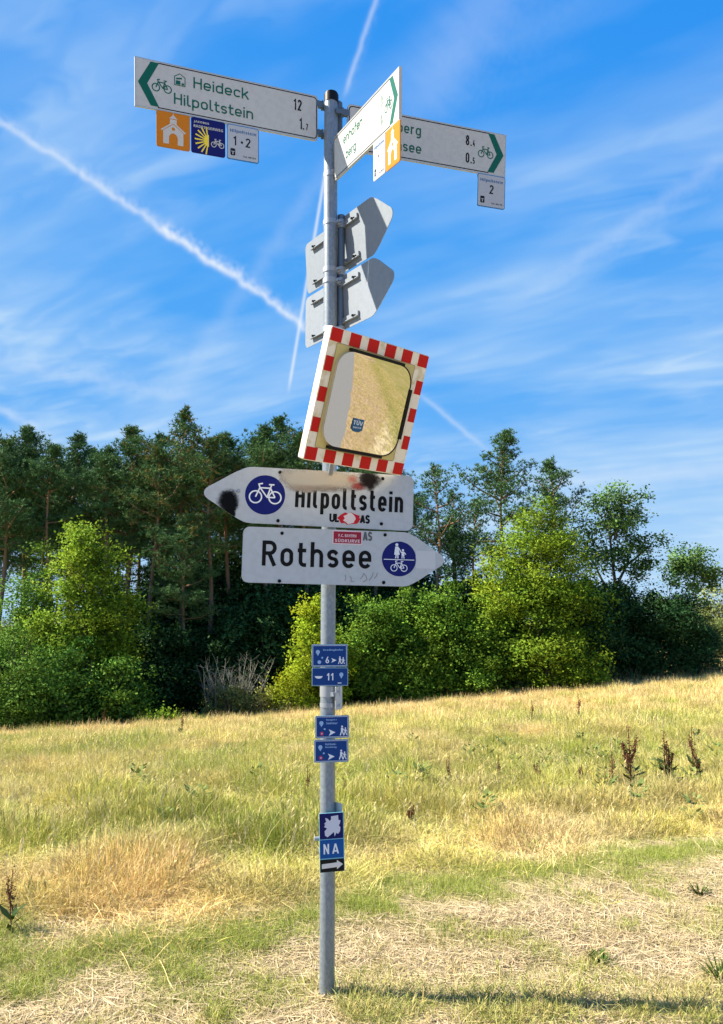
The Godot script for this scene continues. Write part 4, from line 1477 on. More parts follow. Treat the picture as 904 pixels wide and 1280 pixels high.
# ------------------------------------------------------------------ planting
func build_land() -> void:
	var xs := PackedFloat32Array(); var zs := PackedFloat32Array()
	for k in range(-70, 71):
		xs.append(k * 0.10)
	var s := 0.14
	while xs[xs.size() - 1] < 900.0:
		xs.append(xs[xs.size() - 1] + s); s *= 1.10 if xs[xs.size() - 1] > 24.0 else 1.018
	s = 0.14
	var low := PackedFloat32Array()
	var x := -7.0
	while x > -900.0:
		x -= s; low.append(x); s *= 1.10 if x < -24.0 else 1.018
	low.reverse()
	low.append_array(xs)
	xs = low
	for k in range(0, 111):
		zs.append(1.0 - k * 0.10)
	s = 0.14
	while zs[zs.size() - 1] > -900.0:
		zs.append(zs[zs.size() - 1] - s); s *= 1.10 if zs[zs.size() - 1] < -46.0 else 1.018
	var front := PackedFloat32Array()
	var z := 1.0
	s = 0.3
	while z < 400.0:
		z += s; front.append(z); s *= 1.2
	front.reverse()
	front.append_array(zs)
	zs = front
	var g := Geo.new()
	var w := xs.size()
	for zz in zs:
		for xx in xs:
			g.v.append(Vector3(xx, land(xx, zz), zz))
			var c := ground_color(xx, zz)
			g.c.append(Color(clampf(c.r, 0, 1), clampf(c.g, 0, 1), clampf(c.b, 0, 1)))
	for r in zs.size() - 1:
		for q in w - 1:
			var a := r * w + q
			g.i.append_array(PackedInt32Array([a, a + w, a + 1, a + 1, a + w, a + w + 1]))
	for k in g.v.size():
		var p := g.v[k]
		var e := 0.05
		g.n.append(Vector3(land(p.x - e, p.z) - land(p.x + e, p.z), 2 * e, land(p.x, p.z - e) - land(p.x, p.z + e)).normalized())
	# wind the faces upwards
	var t0 := g.v[g.i[0]]; var t1 := g.v[g.i[1]]; var t2 := g.v[g.i[2]]
	if (t2 - t0).cross(t1 - t0).y < 0.0:
		for k in range(0, g.i.size(), 3):
			var h := g.i[k + 1]; g.i[k + 1] = g.i[k + 2]; g.i[k + 2] = h
	var m := StandardMaterial3D.new()
	m.resource_name = "soil_and_straw"
	m.vertex_color_use_as_albedo = true
	m.albedo_texture = noise_tex(512, 0.03, 5, Color(0.72, 0.72, 0.72), Color(1, 1, 1), 8, 0.75)
	m.uv1_triplanar = true
	m.uv1_world_triplanar = true
	m.uv1_scale = Vector3(1.3, 1.3, 1.3)
	m.roughness = 0.95
	m.metallic_specular = 0.15
	var o := obj("meadow_ground", g, m)
	tag(o, "meadow ground of straw, soil and thin grass sloping gently away", "ground", "", "structure")
	# the lane behind the viewer, seen only in the mirror
	var road := Geo.new()
	var n := 260
	for k in n:
		var xa := lerpf(-60, 70, k / float(n)); var xb := lerpf(-60, 70, (k + 1) / float(n))
		var ea := kerb(xa); var eb := kerb(xb)
		road.quad(Vector3(xa, 0.014, ea), Vector3(xb, 0.014, eb), Vector3(xb, 0.014, eb + 5.5), Vector3(xa, 0.014, ea + 5.5), Vector3.UP)
		road.quad(Vector3(xa, 0.014, ea), Vector3(xb, 0.014, eb), Vector3(xb, -0.03, eb), Vector3(xa, -0.03, ea), Vector3.FORWARD)
	var am := paint("asphalt", col(138, 137, 136), 0.9, 0.0, noise_tex(256, 0.06, 4, Color(0.7, 0.7, 0.7), Color(1, 1, 1), 31))
	tag(obj("road", road, am), "grey asphalt lane running along the verge, seen in the traffic mirror", "road", "", "structure")


func spot(z0: float, z1: float, margin: float, wide := 0.0) -> Vector2:
	# a random place in the wedge of land before the viewer
	var z := -sqrt(lerpf(z0 * z0, z1 * z1, rng.randf()))
	var half := -z * 0.455 + margin
	return Vector2(rng.randf_range(-half, half + wide), z)


func build_grass() -> void:
	var m := tinted("grass_blades", Color.WHITE, 0.6, 0.62)
	m.metallic_specular = 0.25
	# tall meadow, three depths
	var zones := [[4.2, 9.5, 13000, 0.28, 0.016, 20, 4, "long curling grass of the near meadow"], [9.5, 19.0, 12500, 0.31, 0.020, 26, 3, "long yellow green grass in the middle of the meadow"], [19.0, 45.0, 15000, 0.38, 0.034, 22, 2, "dry golden grass on the far strip of the meadow"]]
	for zi in zones.size():
		var zn: Array = zones[zi]
		for variant in 2:
			var tuft_mesh := grass_tuft(zn[5], zn[3], 0.17 if zi < 2 else 0.32, 0.0078 if zi == 0 else zn[4] * 0.5, 0.9 if variant == 0 else 1.35, zn[6], 0.16 if variant == 0 else 0.05, 40 + zi * 7 + variant).commit(m)
			var places := []; var tints := PackedColorArray()
			for k in zn[2]:
				var p := spot(zn[0], zn[1], 1.7, 0.0)
				var e := edge(p.x)
				if p.y > e - 0.05 and rng.randf() > 0.5 * exp(-(p.y - e) / 0.22):
					continue
				var tall := 1.0
				var fringe := clampf((e - p.y) / 1.3, 0.0, 1.0)
				tall *= lerpf(0.40, 1.0, fringe)
				var lump := noise_b.get_noise_2d(p.x * 15.0 + 70.0, p.y * 15.0)
				tall *= 0.62 + 0.9 * clampf(0.4 + 1.5 * lump, 0.0, 1.1)
				if lump < -0.15 and rng.randf() < 0.55:
					continue
				var c := meadow_color(p.x, p.y)
				if rng.randf() < 0.16:
					c = c.lerp(Color(0.56, 0.46, 0.25), 0.75)
				elif rng.randf() < 0.10:
					c = c.lerp(Color(0.16, 0.23, 0.04), 0.7)
				var vary := rng.randf_range(0.70, 1.25) * (1.0 + 0.35 * noise_b.get_noise_2d(p.x * 24.0, p.y * 16.0 + 200.0))
				tints.append(Color(c.r * vary, c.g * vary, c.b * vary) * 1.62)
				var sc := rng.randf_range(0.75, 1.2)
				var b := Basis(Vector3.UP, rng.randf() * TAU).scaled(Vector3(sc, sc * tall, sc))
				places.append(Transform3D(b, on_land(p.x, p.y, 0.02)))
			scatter("meadow_grass", zn[7] + (", upright with seed heads" if variant == 0 else ", bowed over by the wind"), "grass", tuft_mesh, places, tints)
	# single long pale stems rising out of the meadow and bending over
	var stem := grass_tuft(3, 0.62, 0.12, 0.0045, 0.7, 5, 0.8, 93).commit(m)
	var pl := []; var ti := PackedColorArray()
	for k in 3400:
		var p := spot(4.6, 20.0, 1.0)
		if p.y > edge(p.x) - 0.2:
			continue
		var f := rng.randf_range(0.5, 1.1)
		pl.append(Transform3D(Basis(Vector3.UP, rng.randf() * TAU).scaled(Vector3(f, f, f)), on_land(p.x, p.y, 0.02)))
		ti.append(Color(0.78, 0.66, 0.40).lerp(Color(0.60, 0.50, 0.22), rng.randf()))
	scatter("meadow_stems", "single long pale stems rising above the meadow grass", "grass", stem, pl, ti)
	# broad-leaved weeds among the grass, thickest to the right
	var weed := Geo.new()
	var wr := RandomNumberGenerator.new()
	wr.seed = 61
	for k in 40:
		var a := wr.randf() * TAU
		var h := wr.randf_range(0.02, 0.26)
		var d := Vector3(cos(a), wr.randf_range(0.0, 0.9), sin(a)).normalized()
		var l := wr.randf_range(0.05, 0.11)
		weed.leaf(Vector3(cos(a) * 0.05, h, sin(a) * 0.05), d * l, d.cross(Vector3.UP).normalized() * l * 0.24, Color(1, 1, 1) * wr.randf_range(0.9, 1.6))
	var weed_mesh := weed.commit(m)
	pl = []; ti = PackedColorArray()
	for k in 900:
		var p := spot(6.0, 16.0, 1.0)
		var thick := smoothstep(0.05, 0.4, noise_b.get_noise_2d(p.x * 10.0 + 400.0, p.y * 10.0)) * (1.0 if p.x > 0.4 else 0.35) + smoothstep(2.2, 4.2, p.x) * smoothstep(-12.5, -10.5, p.y) * smoothstep(-8.6, -9.4, p.y) * 0.7
		if p.y > edge(p.x) - 0.5 or rng.randf() > thick * 0.55:
			continue
		var f := rng.randf_range(0.6, 1.4)
		pl.append(Transform3D(Basis(Vector3.UP, rng.randf() * TAU).scaled(Vector3(f, f, f)), on_land(p.x, p.y, 0.01)))
		ti.append(Color(0.16, 0.24, 0.06).lerp(Color(0.28, 0.33, 0.10), rng.randf()))
	scatter("meadow_weeds", "dark green broad leaved weeds scattered through the meadow, thickest on the right", "weeds", weed_mesh, pl, ti)
	# fringe of taller stalks along the far edge, in front of the trees
	var stalk := grass_tuft(10, 0.8, 0.25, 0.022, 0.35, 3, 0.9, 91).commit(m)
	pl = []; ti = PackedColorArray()
	for k in 900:
		var x := rng.randf_range(-18, 21)
		var z := -lerpf(34.5, 42.5, clampf((x + 15.0) / 17.0, 0, 1)) + rng.randfn() * 0.9
		var f := rng.randf_range(0.5, 1.2) * (1.35 if x > 4.0 and x < 14.0 else 0.9)
		pl.append(Transform3D(Basis(Vector3.UP, rng.randf() * TAU).scaled(Vector3(1, f, 1)), on_land(x, z, 0.02)))
		ti.append(Color(0.50, 0.40, 0.19).lerp(Color(0.28, 0.29, 0.09), rng.randf() * 0.6))
	scatter("edge_grass", "pale seed stalks standing along the far edge of the meadow before the trees", "grass", stalk, pl, ti)
	# the mown verge: short green grass, straw litter
	var short := grass_tuft(14, 0.085, 0.055, 0.0042, 1.0, 3, 0.0, 77).commit(m)
	pl = []; ti = PackedColorArray()
	for k in 30000:
		var p := spot(3.1, 7.6, 0.5)
		if p.y < edge(p.x) - 0.25:
			continue
		var gr := verge_green(p.x, p.y)
		if absf(p.x + 0.164) < 0.05 and p.y > -4.05:
			continue
		if rng.randf() > 0.10 + gr * 1.0:
			continue
		var f := rng.randf_range(0.6, 1.3) * (0.55 + 0.75 * gr)
		pl.append(Transform3D(Basis(Vector3.UP, rng.randf() * TAU).scaled(Vector3(1, f, 1)), on_land(p.x, p.y, 0.006)))
		var c := Color(0.25, 0.29, 0.05).lerp(Color(0.16, 0.24, 0.035), rng.randf()).lerp(Color(0.45, 0.37, 0.15), rng.randf() * (0.75 - 0.5 * gr))
		ti.append(c * 1.5)
	scatter("short_grass", "short fresh green grass on the mown verge round the pole", "grass", short, pl, ti)
	# looser tufts that the mower missed
	var loose := grass_tuft(16, 0.15, 0.05, 0.0042, 1.3, 3, 0.08, 79).commit(m)
	pl = []; ti = PackedColorArray()
	for k in 1500:
		var p := spot(3.2, 7.4, 0.4)
		if k > 900:
			p = Vector2(rng.randf_range(-0.1, 2.2), -3.86 + rng.randfn() * 0.07 - 0.05 * noise_a.get_noise_1d(k * 3.0))
			if noise_b.get_noise_2d(p.x * 60.0, 8.0) < -0.12:
				continue
		elif k < 360:   # thick along the foot of the pole and to its right
			p = Vector2(-0.2 + 1.9 * pow(rng.randf(), 1.4), -4.0 + rng.randfn() * 0.10)
		if p.y < edge(p.x) - 0.1 or (absf(p.x + 0.164) < 0.085 and p.y > -4.07):
			continue
		var f := rng.randf_range(0.35, 1.0)
		pl.append(Transform3D(Basis(Vector3.UP, rng.randf() * TAU).scaled(Vector3(f + 0.2, f, f + 0.2)), on_land(p.x, p.y, 0.004)))
		ti.append(Color(0.24, 0.31, 0.06).lerp(Color(0.56, 0.46, 0.22), rng.randf()) * 1.4)
	scatter("loose_tufts", "scattered taller tufts left standing on the mown verge and along the pole's foot", "grass", loose, pl, ti)
	# dead stubble standing among the straw
	var stub := grass_tuft(9, 0.075, 0.06, 0.0036, 1.5, 2, 0.0, 78).commit(m)
	pl = []; ti = PackedColorArray()
	for k in 16000:
		var p := spot(3.1, 7.6, 0.5)
		if p.y < edge(p.x) - 0.1:
			continue
		pl.append(Transform3D(Basis(Vector3.UP, rng.randf() * TAU).scaled(Vector3(1.2, rng.randf_range(0.5, 1.2), 1.2)), on_land(p.x, p.y, 0.006)))
		ti.append(Color(0.70, 0.59, 0.38).lerp(Color(0.52, 0.42, 0.22), rng.randf()) * rng.randf_range(0.85, 1.25))
	scatter("stubble", "bleached stubble on the mown verge", "dry grass", stub, pl, ti)
	# straw litter lying flat
	var litter := Geo.new()
	var r := RandomNumberGenerator.new()
	r.seed = 5
	for k in 16:
		var a := r.randf() * TAU
		var p := Vector3(r.randfn() * 0.07, 0.006 + r.randf() * 0.022, r.randfn() * 0.07)
		var l := r.randf_range(0.05, 0.17)
		var d := Vector3(cos(a), r.randf_range(-0.12, 0.2), sin(a))
		var t := r.randf_range(0.7, 1.25)
		litter.leaf(p - d * l * 0.5, d * l, Vector3(-d.z, 0.25, d.x) * 0.0026, Color(t, t * 0.97, t * 0.9) * 1.25)
	var lm := litter.commit(m)
	pl = []; ti = PackedColorArray()
	for k in 15000:
		var p := spot(3.1, 7.8, 0.5)
		if p.y < edge(p.x) - 0.1 or rng.randf() < verge_green(p.x, p.y) * 0.8 or noise_b.get_noise_2d(p.x * 55.0 + 900.0, p.y * 70.0) > 0.12 + 0.3 * rng.randf():
			continue
		pl.append(Transform3D(Basis(Vector3.UP, rng.randf() * TAU), on_land(p.x, p.y, 0.002)))
		ti.append(Color(0.80, 0.68, 0.48).lerp(Color(0.62, 0.49, 0.28), rng.randf()) * rng.randf_range(0.85, 1.2))
	scatter("straw_litter", "cut straw lying loose on the verge", "straw", lm, pl, ti)
	# grass along the verge to the right, which the mirror shows
	pl = []; ti = PackedColorArray()
	for k in 9000:
		var x := rng.randf_range(2.5, 34.0); var z := kerb(x) - rng.randf_range(0.1, 7.0)
		var gr := verge_green(x, z)
		if x < -z * 0.47 + 0.3 or rng.randf() > 0.35 + gr:
			continue
		pl.append(Transform3D(Basis(Vector3.UP, rng.randf() * TAU).scaled(Vector3(2.6, 1.6 + gr, 2.6)), on_land(x, z, 0.005)))
		ti.append(Color(0.55, 0.45, 0.22).lerp(Color(0.27, 0.29, 0.06), gr * rng.randf_range(0.3, 1.0)))
	scatter("verge_grass", "rough grass on the verge further along the lane, seen in the traffic mirror", "grass", short, pl, ti)


func dock_geo(sd: int, h: float, fullness: float, leafy: float) -> Array:
	# a dead dock: reddish brown seed spikes on a stem, some leaves low down
	var r := RandomNumberGenerator.new()
	r.seed = sd
	var stem := Geo.new(); var seeds := Geo.new(); var leaves := Geo.new()
	var bc := Color(0.13, 0.07, 0.04)
	var spikes := [[0.0, 1.0, 0.0]]
	for k in int(2 + fullness * 4):
		spikes.append([r.randf_range(0.3, 0.55), r.randf_range(0.65, 0.92), r.randf() * TAU])
	for s in spikes:
		var a: float = s[2]
		var from := Vector3(0, h * s[0], 0)
		var to := Vector3(cos(a) * 0.10 * h if s[0] > 0 else 0.02, h * s[1], sin(a) * 0.10 * h)
		stem.tube([from, from.lerp(to, 0.5) + Vector3(cos(a), 0, sin(a)) * 0.02, to], [0.008, 0.006, 0.003], 4, [bc, bc, bc], false)
		for k in int(90 * (0.5 + fullness)):
			var t := r.randf_range(0.15 if s[0] > 0 else 0.36, 1.0)
			var p := from.lerp(to, t)
			var wd := 0.034 * (1.15 - t) + 0.007
			var off := Vector3(r.randfn(), r.randfn() * 0.6, r.randfn()) * wd * 0.7
			var tone := r.randf_range(0.6, 1.3)
			seeds.leaf(p + off, Vector3(r.randfn(), r.randfn() - 0.3, r.randfn()).normalized() * 0.020, Vector3(r.randfn(), r.randfn(), r.randfn()).normalized() * 0.007, Color(1.0, 0.8, 0.75) * tone)
	for k in int(8 + leafy * 46):
		var a := r.randf() * TAU
		var t := r.randf_range(0.02, 0.35 + leafy * 0.45)
		var p := Vector3(0, h * t, 0)
		var d := Vector3(cos(a), r.randf_range(0.1, 0.9), sin(a)).normalized()
		var l := r.randf_range(0.10, 0.24) * (1.2 - t)
		leaves.leaf(p, d * l, d.cross(Vector3.UP).normalized() * l * 0.16, Color(1, 1, 1) * r.randf_range(0.6, 1.2))
	return [stem, seeds, leaves]


func build_docks() -> void:
	var sm := tinted("dock_stem", Color.WHITE, 0.8)
	var brown := tinted("dock_seed", Color(0.50, 0.34, 0.28), 0.85, 0.2)
	var green := tinted("dock_leaf", Color(0.30, 0.40, 0.22), 0.6, 0.4)
	var protos := []
	var kinds := [[11, 0.80, 1.0, 0.15], [12, 0.62, 0.2, 0.05], [13, 0.66, 0.5, 1.0], [14, 0.45, 0.6, 0.3]]
	var spots := [
		[3.14, -9.75, 0, 1.08, "tallest dark brown dock spike in the meadow, right of the pole"], [3.04, -10.2, 1, 0.85, "thin brown dock spike close beside the tallest one"],
		[3.60, -9.85, 2, 1.2, "dock with drooping dark green leaves and a brown tip"], [2.78, -10.6, 3, 0.7, "short dark dock head left of the tallest spike"],
		[2.17, -10.3, 3, 0.8, "double headed brown dock in the middle of the meadow"], [1.68, -10.3, 1, 0.72, "slender brown dock spike halfway between pole and the double headed dock"],
		[1.07, -10.15, 1, 0.75, "dark thin dock spike nearest the pole on its right"], 
		[4.72, -11.8, 1, 1.15, "single bare dock stem above the leafy dock at the right"], [-0.62, -9.35, 1, 0.7, "thin dock spike just left of the pole in the green grass"],
		[-1.98, -4.85, 1, 0.62, "dark brown dock spike in the dry patch at the near left"], [-0.20, -8.9, 1, 0.65, "dock spike partly behind the NA plate"],
		[5.72, -21.9, 1, 1.3, "far thin dock spike high on the slope"], [4.3, -21.0, 1, 1.1, "far dock spike standing alone below the hedge"], [-5.2, -24.0, 1, 1.2, "thin dock far back in the left of the meadow"], [-9.6, -31.0, 1, 1.4, "distant brown stem near the left trees"],
		[4.25, -10.6, 2, 0.8, "low leafy dock patch beside the right edge of the view"], [0.45, -7.7, 3, 0.6, "dark weedy clump in the grass right of the NA plate"]]
	for k in spots.size():
		var s: Array = spots[k]
		var at := on_land(s[0], s[1], 0.02)
		var kind: int = s[2]
		while protos.size() < kinds.size():
			protos.append(null)
		if protos[kind] == null:
			var q: Array = kinds[kind]
			var geos := dock_geo(q[0], q[1], q[2], q[3])
			var o := base("dock_plant", at, Vector3(0, rng.randf() * 360, 0))
			o.scale = Vector3.ONE * float(s[3])
			tag(o, s[4], "weed", "brown dock plants in the meadow")
			obj("stem", geos[0], sm, o)
			obj("seed_spikes", geos[1], brown, o)
			obj("leaves", geos[2], green, o)
			protos[kind] = o
		else:
			copy(protos[kind], at, rng.randf() * 360, Vector3.ONE * float(s[3]), s[4], "brown dock plants in the meadow")
	# rosettes on the verge
	var rm := tinted("rosette_leaf", Color(0.36, 0.47, 0.22), 0.55, 0.5)
	var rs := [[2.20, -5.55, 0.10, "dark green rosette of narrow leaves on the straw at the right"], [1.76, -4.22, 0.15, "spiky dark green weed at the right edge of the verge"], [1.22, -4.42, 0.09, "low bright green tuft on the straw right of the pole"]]
	for s in rs:
		var g := Geo.new()
		for k in 80:
			var a := rng.randf() * TAU
			var d := Vector3(cos(a), rng.randf_range(0.25, 1.4), sin(a)).normalized()
			var l: float = s[2] * rng.randf_range(0.6, 1.15)
			g.leaf(Vector3(cos(a), 0, sin(a)) * 0.012, d * l, d.cross(Vector3.UP).normalized() * 0.0042, Color(1, 1, 0.8) * rng.randf_range(0.6, 1.2))
		var o := obj("verge_weed", g, rm)
		o.position = on_land(s[0], s[1], 0.0)
		tag(o, s[3], "weed")
	# tuft at the foot of the pole
	var f := grass_tuft(26, 0.20, 0.07, 0.005, 1.1, 4, 0.1, 203)
	var o := obj("pole_foot_grass", f, tinted("foot_grass", Color(0.55, 0.62, 0.35), 0.6, 0.5))
	o.position = on_land(-0.075, -4.045, 0.005)
	tag(o, "loose dark grass tuft growing at the foot of the pole", "grass tuft")


func build_trees() -> void:
	var bark := tinted("bark", Color.WHITE, 0.9)
	var lin := func(r: float, g: float, b: float) -> Color: return Color(minf(1.0, r / 0.55), minf(1.0, g / 0.55), minf(1.0, b / 0.55)).linear_to_srgb()
	var needles := tinted("pine_needles", lin.call(0.112, 0.170, 0.098), 0.6, 0.35)
	var lime := tinted("lime_leaves", lin.call(0.185, 0.285, 0.024), 0.5, 0.75)
	var mid := tinted("green_leaves", lin.call(0.105, 0.215, 0.030), 0.5, 0.65)
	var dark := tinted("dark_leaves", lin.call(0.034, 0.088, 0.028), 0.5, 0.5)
	var oakm := tinted("oak_leaves", lin.call(0.10, 0.19, 0.05), 0.5, 0.55)
	# ---- pines
	var P := []
	P.append(tree("pine_tree", "", pine_geo(1, 16.5, 0.37, Vector2(0.5, 0.3), 2.55, 1900, 0.01, 0.18), bark, needles, Vector3.ZERO))
	P.append(tree("pine_tree", "", pine_geo(2, 16.5, 0.40, Vector2(-0.6, 0.2), 2.7, 2000, 0.03, 0.2), bark, needles, Vector3.ZERO))
	P.append(tree("pine_tree", "", pine_geo(3, 16.5, 0.34, Vector2(0.3, -0.5), 2.3, 1650, 0.0, 0.14), bark, needles, Vector3.ZERO))
	P.append(tree("pine_tree", "", pine_geo(4, 16.5, 0.38, Vector2(-0.3, 0.4), 2.15, 1450, 0.24, 0.2), bark, needles, Vector3.ZERO))
	P.append(tree("pine_tree", "", pine_geo(5, 16.5, 0.50, Vector2(0.2, 0.2), 2.8, 2300, 0.02, 0.08), bark, needles, Vector3.ZERO))
	var used := [false, false, false, false, false]
	var front := [[-21.61, -46, 16.69, 0], [-19.45, -44, 15.64, 1], [-19.28, -47, 17.08, 2], [-16.85, -44.5, 15.25, 0], [-16.93, -48, 16.8, 1], [-14.45, -45, 15.13, 2], [-13.69, -47, 16.67, 1], [-11.51, -44, 14.89, 3], [-12.24, -50, 16.76, 0], [-9.88, -45.5, 17.12, 3], [-8.38, -44.5, 15.18, 3], [-7.55, -47, 15.87, 2], [-7.21, -52, 16.62, 1], [-5.38, -46, 15.81, 0], [-4.47, -47, 16.67, 1], [-3.03, -45, 15.21, 2], [-1.96, -47, 14.73, 0], [-0.79, -50, 15.49, 1], [0.64, -46, 13.75, 2]]
	var names := ["pine at the left edge of the wood", "pine with a broad crown second from the left edge of the wood", "tall slim pine behind the bright young tree, left side", "pine with a rounded dark crown above the bright young tree", "pine standing back between two rounded crowns at the left", "pine with blue green crown right of the bright young tree", "tall pine whose crown touches its blue green neighbour", "yellow brown crowned pine left of the tallest one", "pine set back behind the yellow brown crown", "tallest pine of the left wood, with thin brown topped crown", "brown tinged pine right of the tallest one", "pine with narrow green crown before the gap in the treetops", "pine far back seen in the gap between crowns", "broad green pine left of the traffic mirror", "pine whose twisted top rises just left of the mirror", "pine directly left of the mirror's lower corner", "pine behind the bicycle disc of the upper arrow sign", "pine hidden mostly behind the upper arrow sign", "pine behind the right end of the upper arrow sign"]
	for k in front.size():
		var f: Array = front[k]
		var at := on_land(f[0], f[1], 0.1)
		var sc: float = (f[2] + dip(f[0], f[1])) / 16.5
		var turn := k * 77.0
		var kind: int = f[3]
		if not used[kind]:
			used[kind] = true
			P[kind].position = at
			P[kind].rotation_degrees.y = turn
			P[kind].scale = Vector3(sc, sc, sc)
			tag(P[kind], names[k], "tree", "tall pines of the wood on the left")
		else:
			copy(P[kind], at, turn, Vector3(sc * 1.05, sc, sc * 1.05), names[k], "tall pines of the wood on the left")
	var back := [[-27.53, -57.64, 17.8], [-26.76, -59.75, 17.6], [-22.92, -54.8, 17.57], [-23.54, -60.59, 17.58], [-22.82, -63.61, 18.55], [-18.64, -56.66, 17.76], [-17.46, -58.32, 16.17], [-17.23, -63.92, 18.65], [-13.57, -56.57, 16.61], [-13.44, -63.95, 19.03], [-11.47, -63.61, 17.83], [-8.43, -55.98, 16.34], [-7.44, -61.52, 17], [-5.02, -55.04, 15.27], [-3.57, -58.05, 14.85], [-1.91, -60.07, 15.94], [-0.11, -56.97, 15.98], [1.53, -55.07, 15.13], [3.68, -64.09, 15.56], [-20.5, -51.5, 13.2], [-15.2, -52.5, 13.6], [-9.6, -53.0, 13.2], [-6.2, -50.5, 12.4], [-2.6, -53.0, 12.8], [-12.9, -54.2, 12.2], [-17.9, -53.6, 12.6]]
	for k in back.size():
		var f: Array = back[k]
		var sc: float = (f[2] + dip(f[0], f[1])) / 16.5
		var kind: int = [4, 0, 1, 4, 2][k % 5]
		if not used[kind]:
			used[kind] = true
			P[kind].position = on_land(f[0], f[1], 0.1)
			P[kind].scale = Vector3(sc, sc, sc)
			tag(P[kind], "dark pine deep inside the wood on the left, half hidden by those in front", "tree", "pines deep in the wood")
		else:
			copy(P[kind], on_land(f[0], f[1], 0.1), k * 51.0, Vector3(sc, sc, sc), "dark pine deep inside the wood on the left, half hidden by those in front", "pines deep in the wood")
	# dense conifers with green right down their stems
	copy(P[4], on_land(-9.46, -43.0, 0.1), 20, Vector3(0.72, 0.66, 0.72), "dark green conifer branched low down, right of the bright young tree", "")
	copy(P[4], on_land(2.28, -48.0, 0.1), 120, Vector3(0.6, 0.60, 0.6), "short dark pine behind the lower arrow sign", "")
	copy(P[4], on_land(5.38, -46.0, 0.1), 220, Vector3(0.62, 0.60, 0.62), "dark low pine between the thin pine and the leaning pines", "")
	var rp := tree("pine_tree", "thin open pine right of the arrow signs, sky showing through its crown", pine_geo(21, 13.0, 0.55, Vector2(0.5, 0.1), 2.4, 700, 0.02, 0.35), bark, needles, on_land(3.92, -45, 0.1))
	rp.set_meta("group", "pines right of the signpost")
	copy(rp, on_land(5.5, -47, 0.1), 130, Vector3(0.85, 0.9, 0.85), "small thin trunked pine between the arrow signs and the tall leaning pine", "pines right of the signpost")
	copy(rp, on_land(7.0, -49, 0.1), 250, Vector3(0.9, 0.87, 0.9), "low ragged pine behind the tall leaning pine", "pines right of the signpost")
	tree("pine_tree", "tallest pine on the right, its bare leaning trunk bent under a dense top", pine_geo(31, 14.3, 0.50, Vector2(-1.7, 0.2), 2.6, 1700, 0.03, 0.25), bark, needles, on_land(9.0, -45, 0.1), 0.0, "tree", "pines right of the signpost")
	tree("pine_tree", "forked pine leaning right beside the tallest one on the right", pine_geo(32, 12.9, 0.52, Vector2(1.2, 0.3), 2.4, 1300, 0.0, 0.22), bark, needles, on_land(10.3, -46.5, 0.1), 40.0, "tree", "pines right of the signpost")
	# ---- broad-leaved trees and bushes
	tree("leafy_tree", "bright yellow green young tree with a pointed top, before the left wood", leafy_geo(41, 10.4, 0.12, [[Vector3(0, 2.6, 0), Vector3(2.3, 2.4, 2.0)], [Vector3(0.1, 5.2, 0), Vector3(1.75, 2.6, 1.6)], [Vector3(0.0, 7.0, 0), Vector3(1.15, 2.2, 1.15)], [Vector3(0.0, 8.3, 0), Vector3(0.7, 2.0, 0.7)], [Vector3(1.5, 5.0, 0.2), Vector3(1.2, 1.7, 1.1)], [Vector3(-1.2, 4.4, 0.3), Vector3(1.2, 1.6, 1.1)]], 3600, 0.15, 0.75, 0.82, 1, 0.35), bark, lime, on_land(-13.05, -38.5))
	tree("leafy_tree", "green tree with a pointed top left of the bright young tree", leafy_geo(42, 9.1, 0.12, [[Vector3(0, 2.8, 0), Vector3(1.8, 2.6, 1.8)], [Vector3(0, 6.2, 0), Vector3(1.1, 2.7, 1.1)]], 2200, 0.15, 0.6, 0.8, 1, 0.35), bark, mid, on_land(-15.93, -39.5))
	tree("leafy_bush", "large rounded bush at the left edge of the meadow", leafy_geo(43, 5.3, 0.06, [[Vector3(-0.8, 2.2, 0), Vector3(2.3, 2.9, 1.8)], [Vector3(1.4, 1.7, 0.4), Vector3(1.8, 2.1, 1.6)]], 2700, 0.14, 0.5, 0.82, 4, 0.4), bark, mid, on_land(-14.92, -35.6), 0.0, "bush")
	tree("leafy_bush", "dark green bush below the bright young tree", leafy_geo(44, 3.9, 0.05, [[Vector3(-0.6, 1.7, 0), Vector3(1.6, 2.0, 1.4)], [Vector3(1.0, 1.4, 0.2), Vector3(1.5, 1.7, 1.3)]], 1900, 0.15, 0.45, 0.82, 4, 0.4), bark, mid, on_land(-11.9, -36.4), 0.0, "bush")
	tree("leafy_bush", "small pale weeds and brambles at the meadow edge under the dark bush", leafy_geo(45, 1.2, 0.02, [[Vector3(0, 0.45, 0), Vector3(1.3, 0.8, 0.7)], [Vector3(1.8, 0.3, 0), Vector3(1.3, 0.5, 0.6)]], 500, 0.12, 0.4, 0.85, 3, 0.2), bark, lime, on_land(-9.9, -35.5), 0.0, "bush")
	tree("leafy_bush", "olive green bush growing into the foot of the bare grey shrub", leafy_geo(46, 1.6, 0.03, [[Vector3(0, 0.7, 0), Vector3(1.5, 1.0, 0.9)], [Vector3(1.5, 0.5, 0), Vector3(1.3, 0.8, 0.8)]], 800, 0.11, 0.4, 0.85, 3, 0.2), bark, tinted("olive_leaves", lin.call(0.20, 0.22, 0.06), 0.6, 0.55), on_land(-6.0, -38.6), 0.0, "bush")
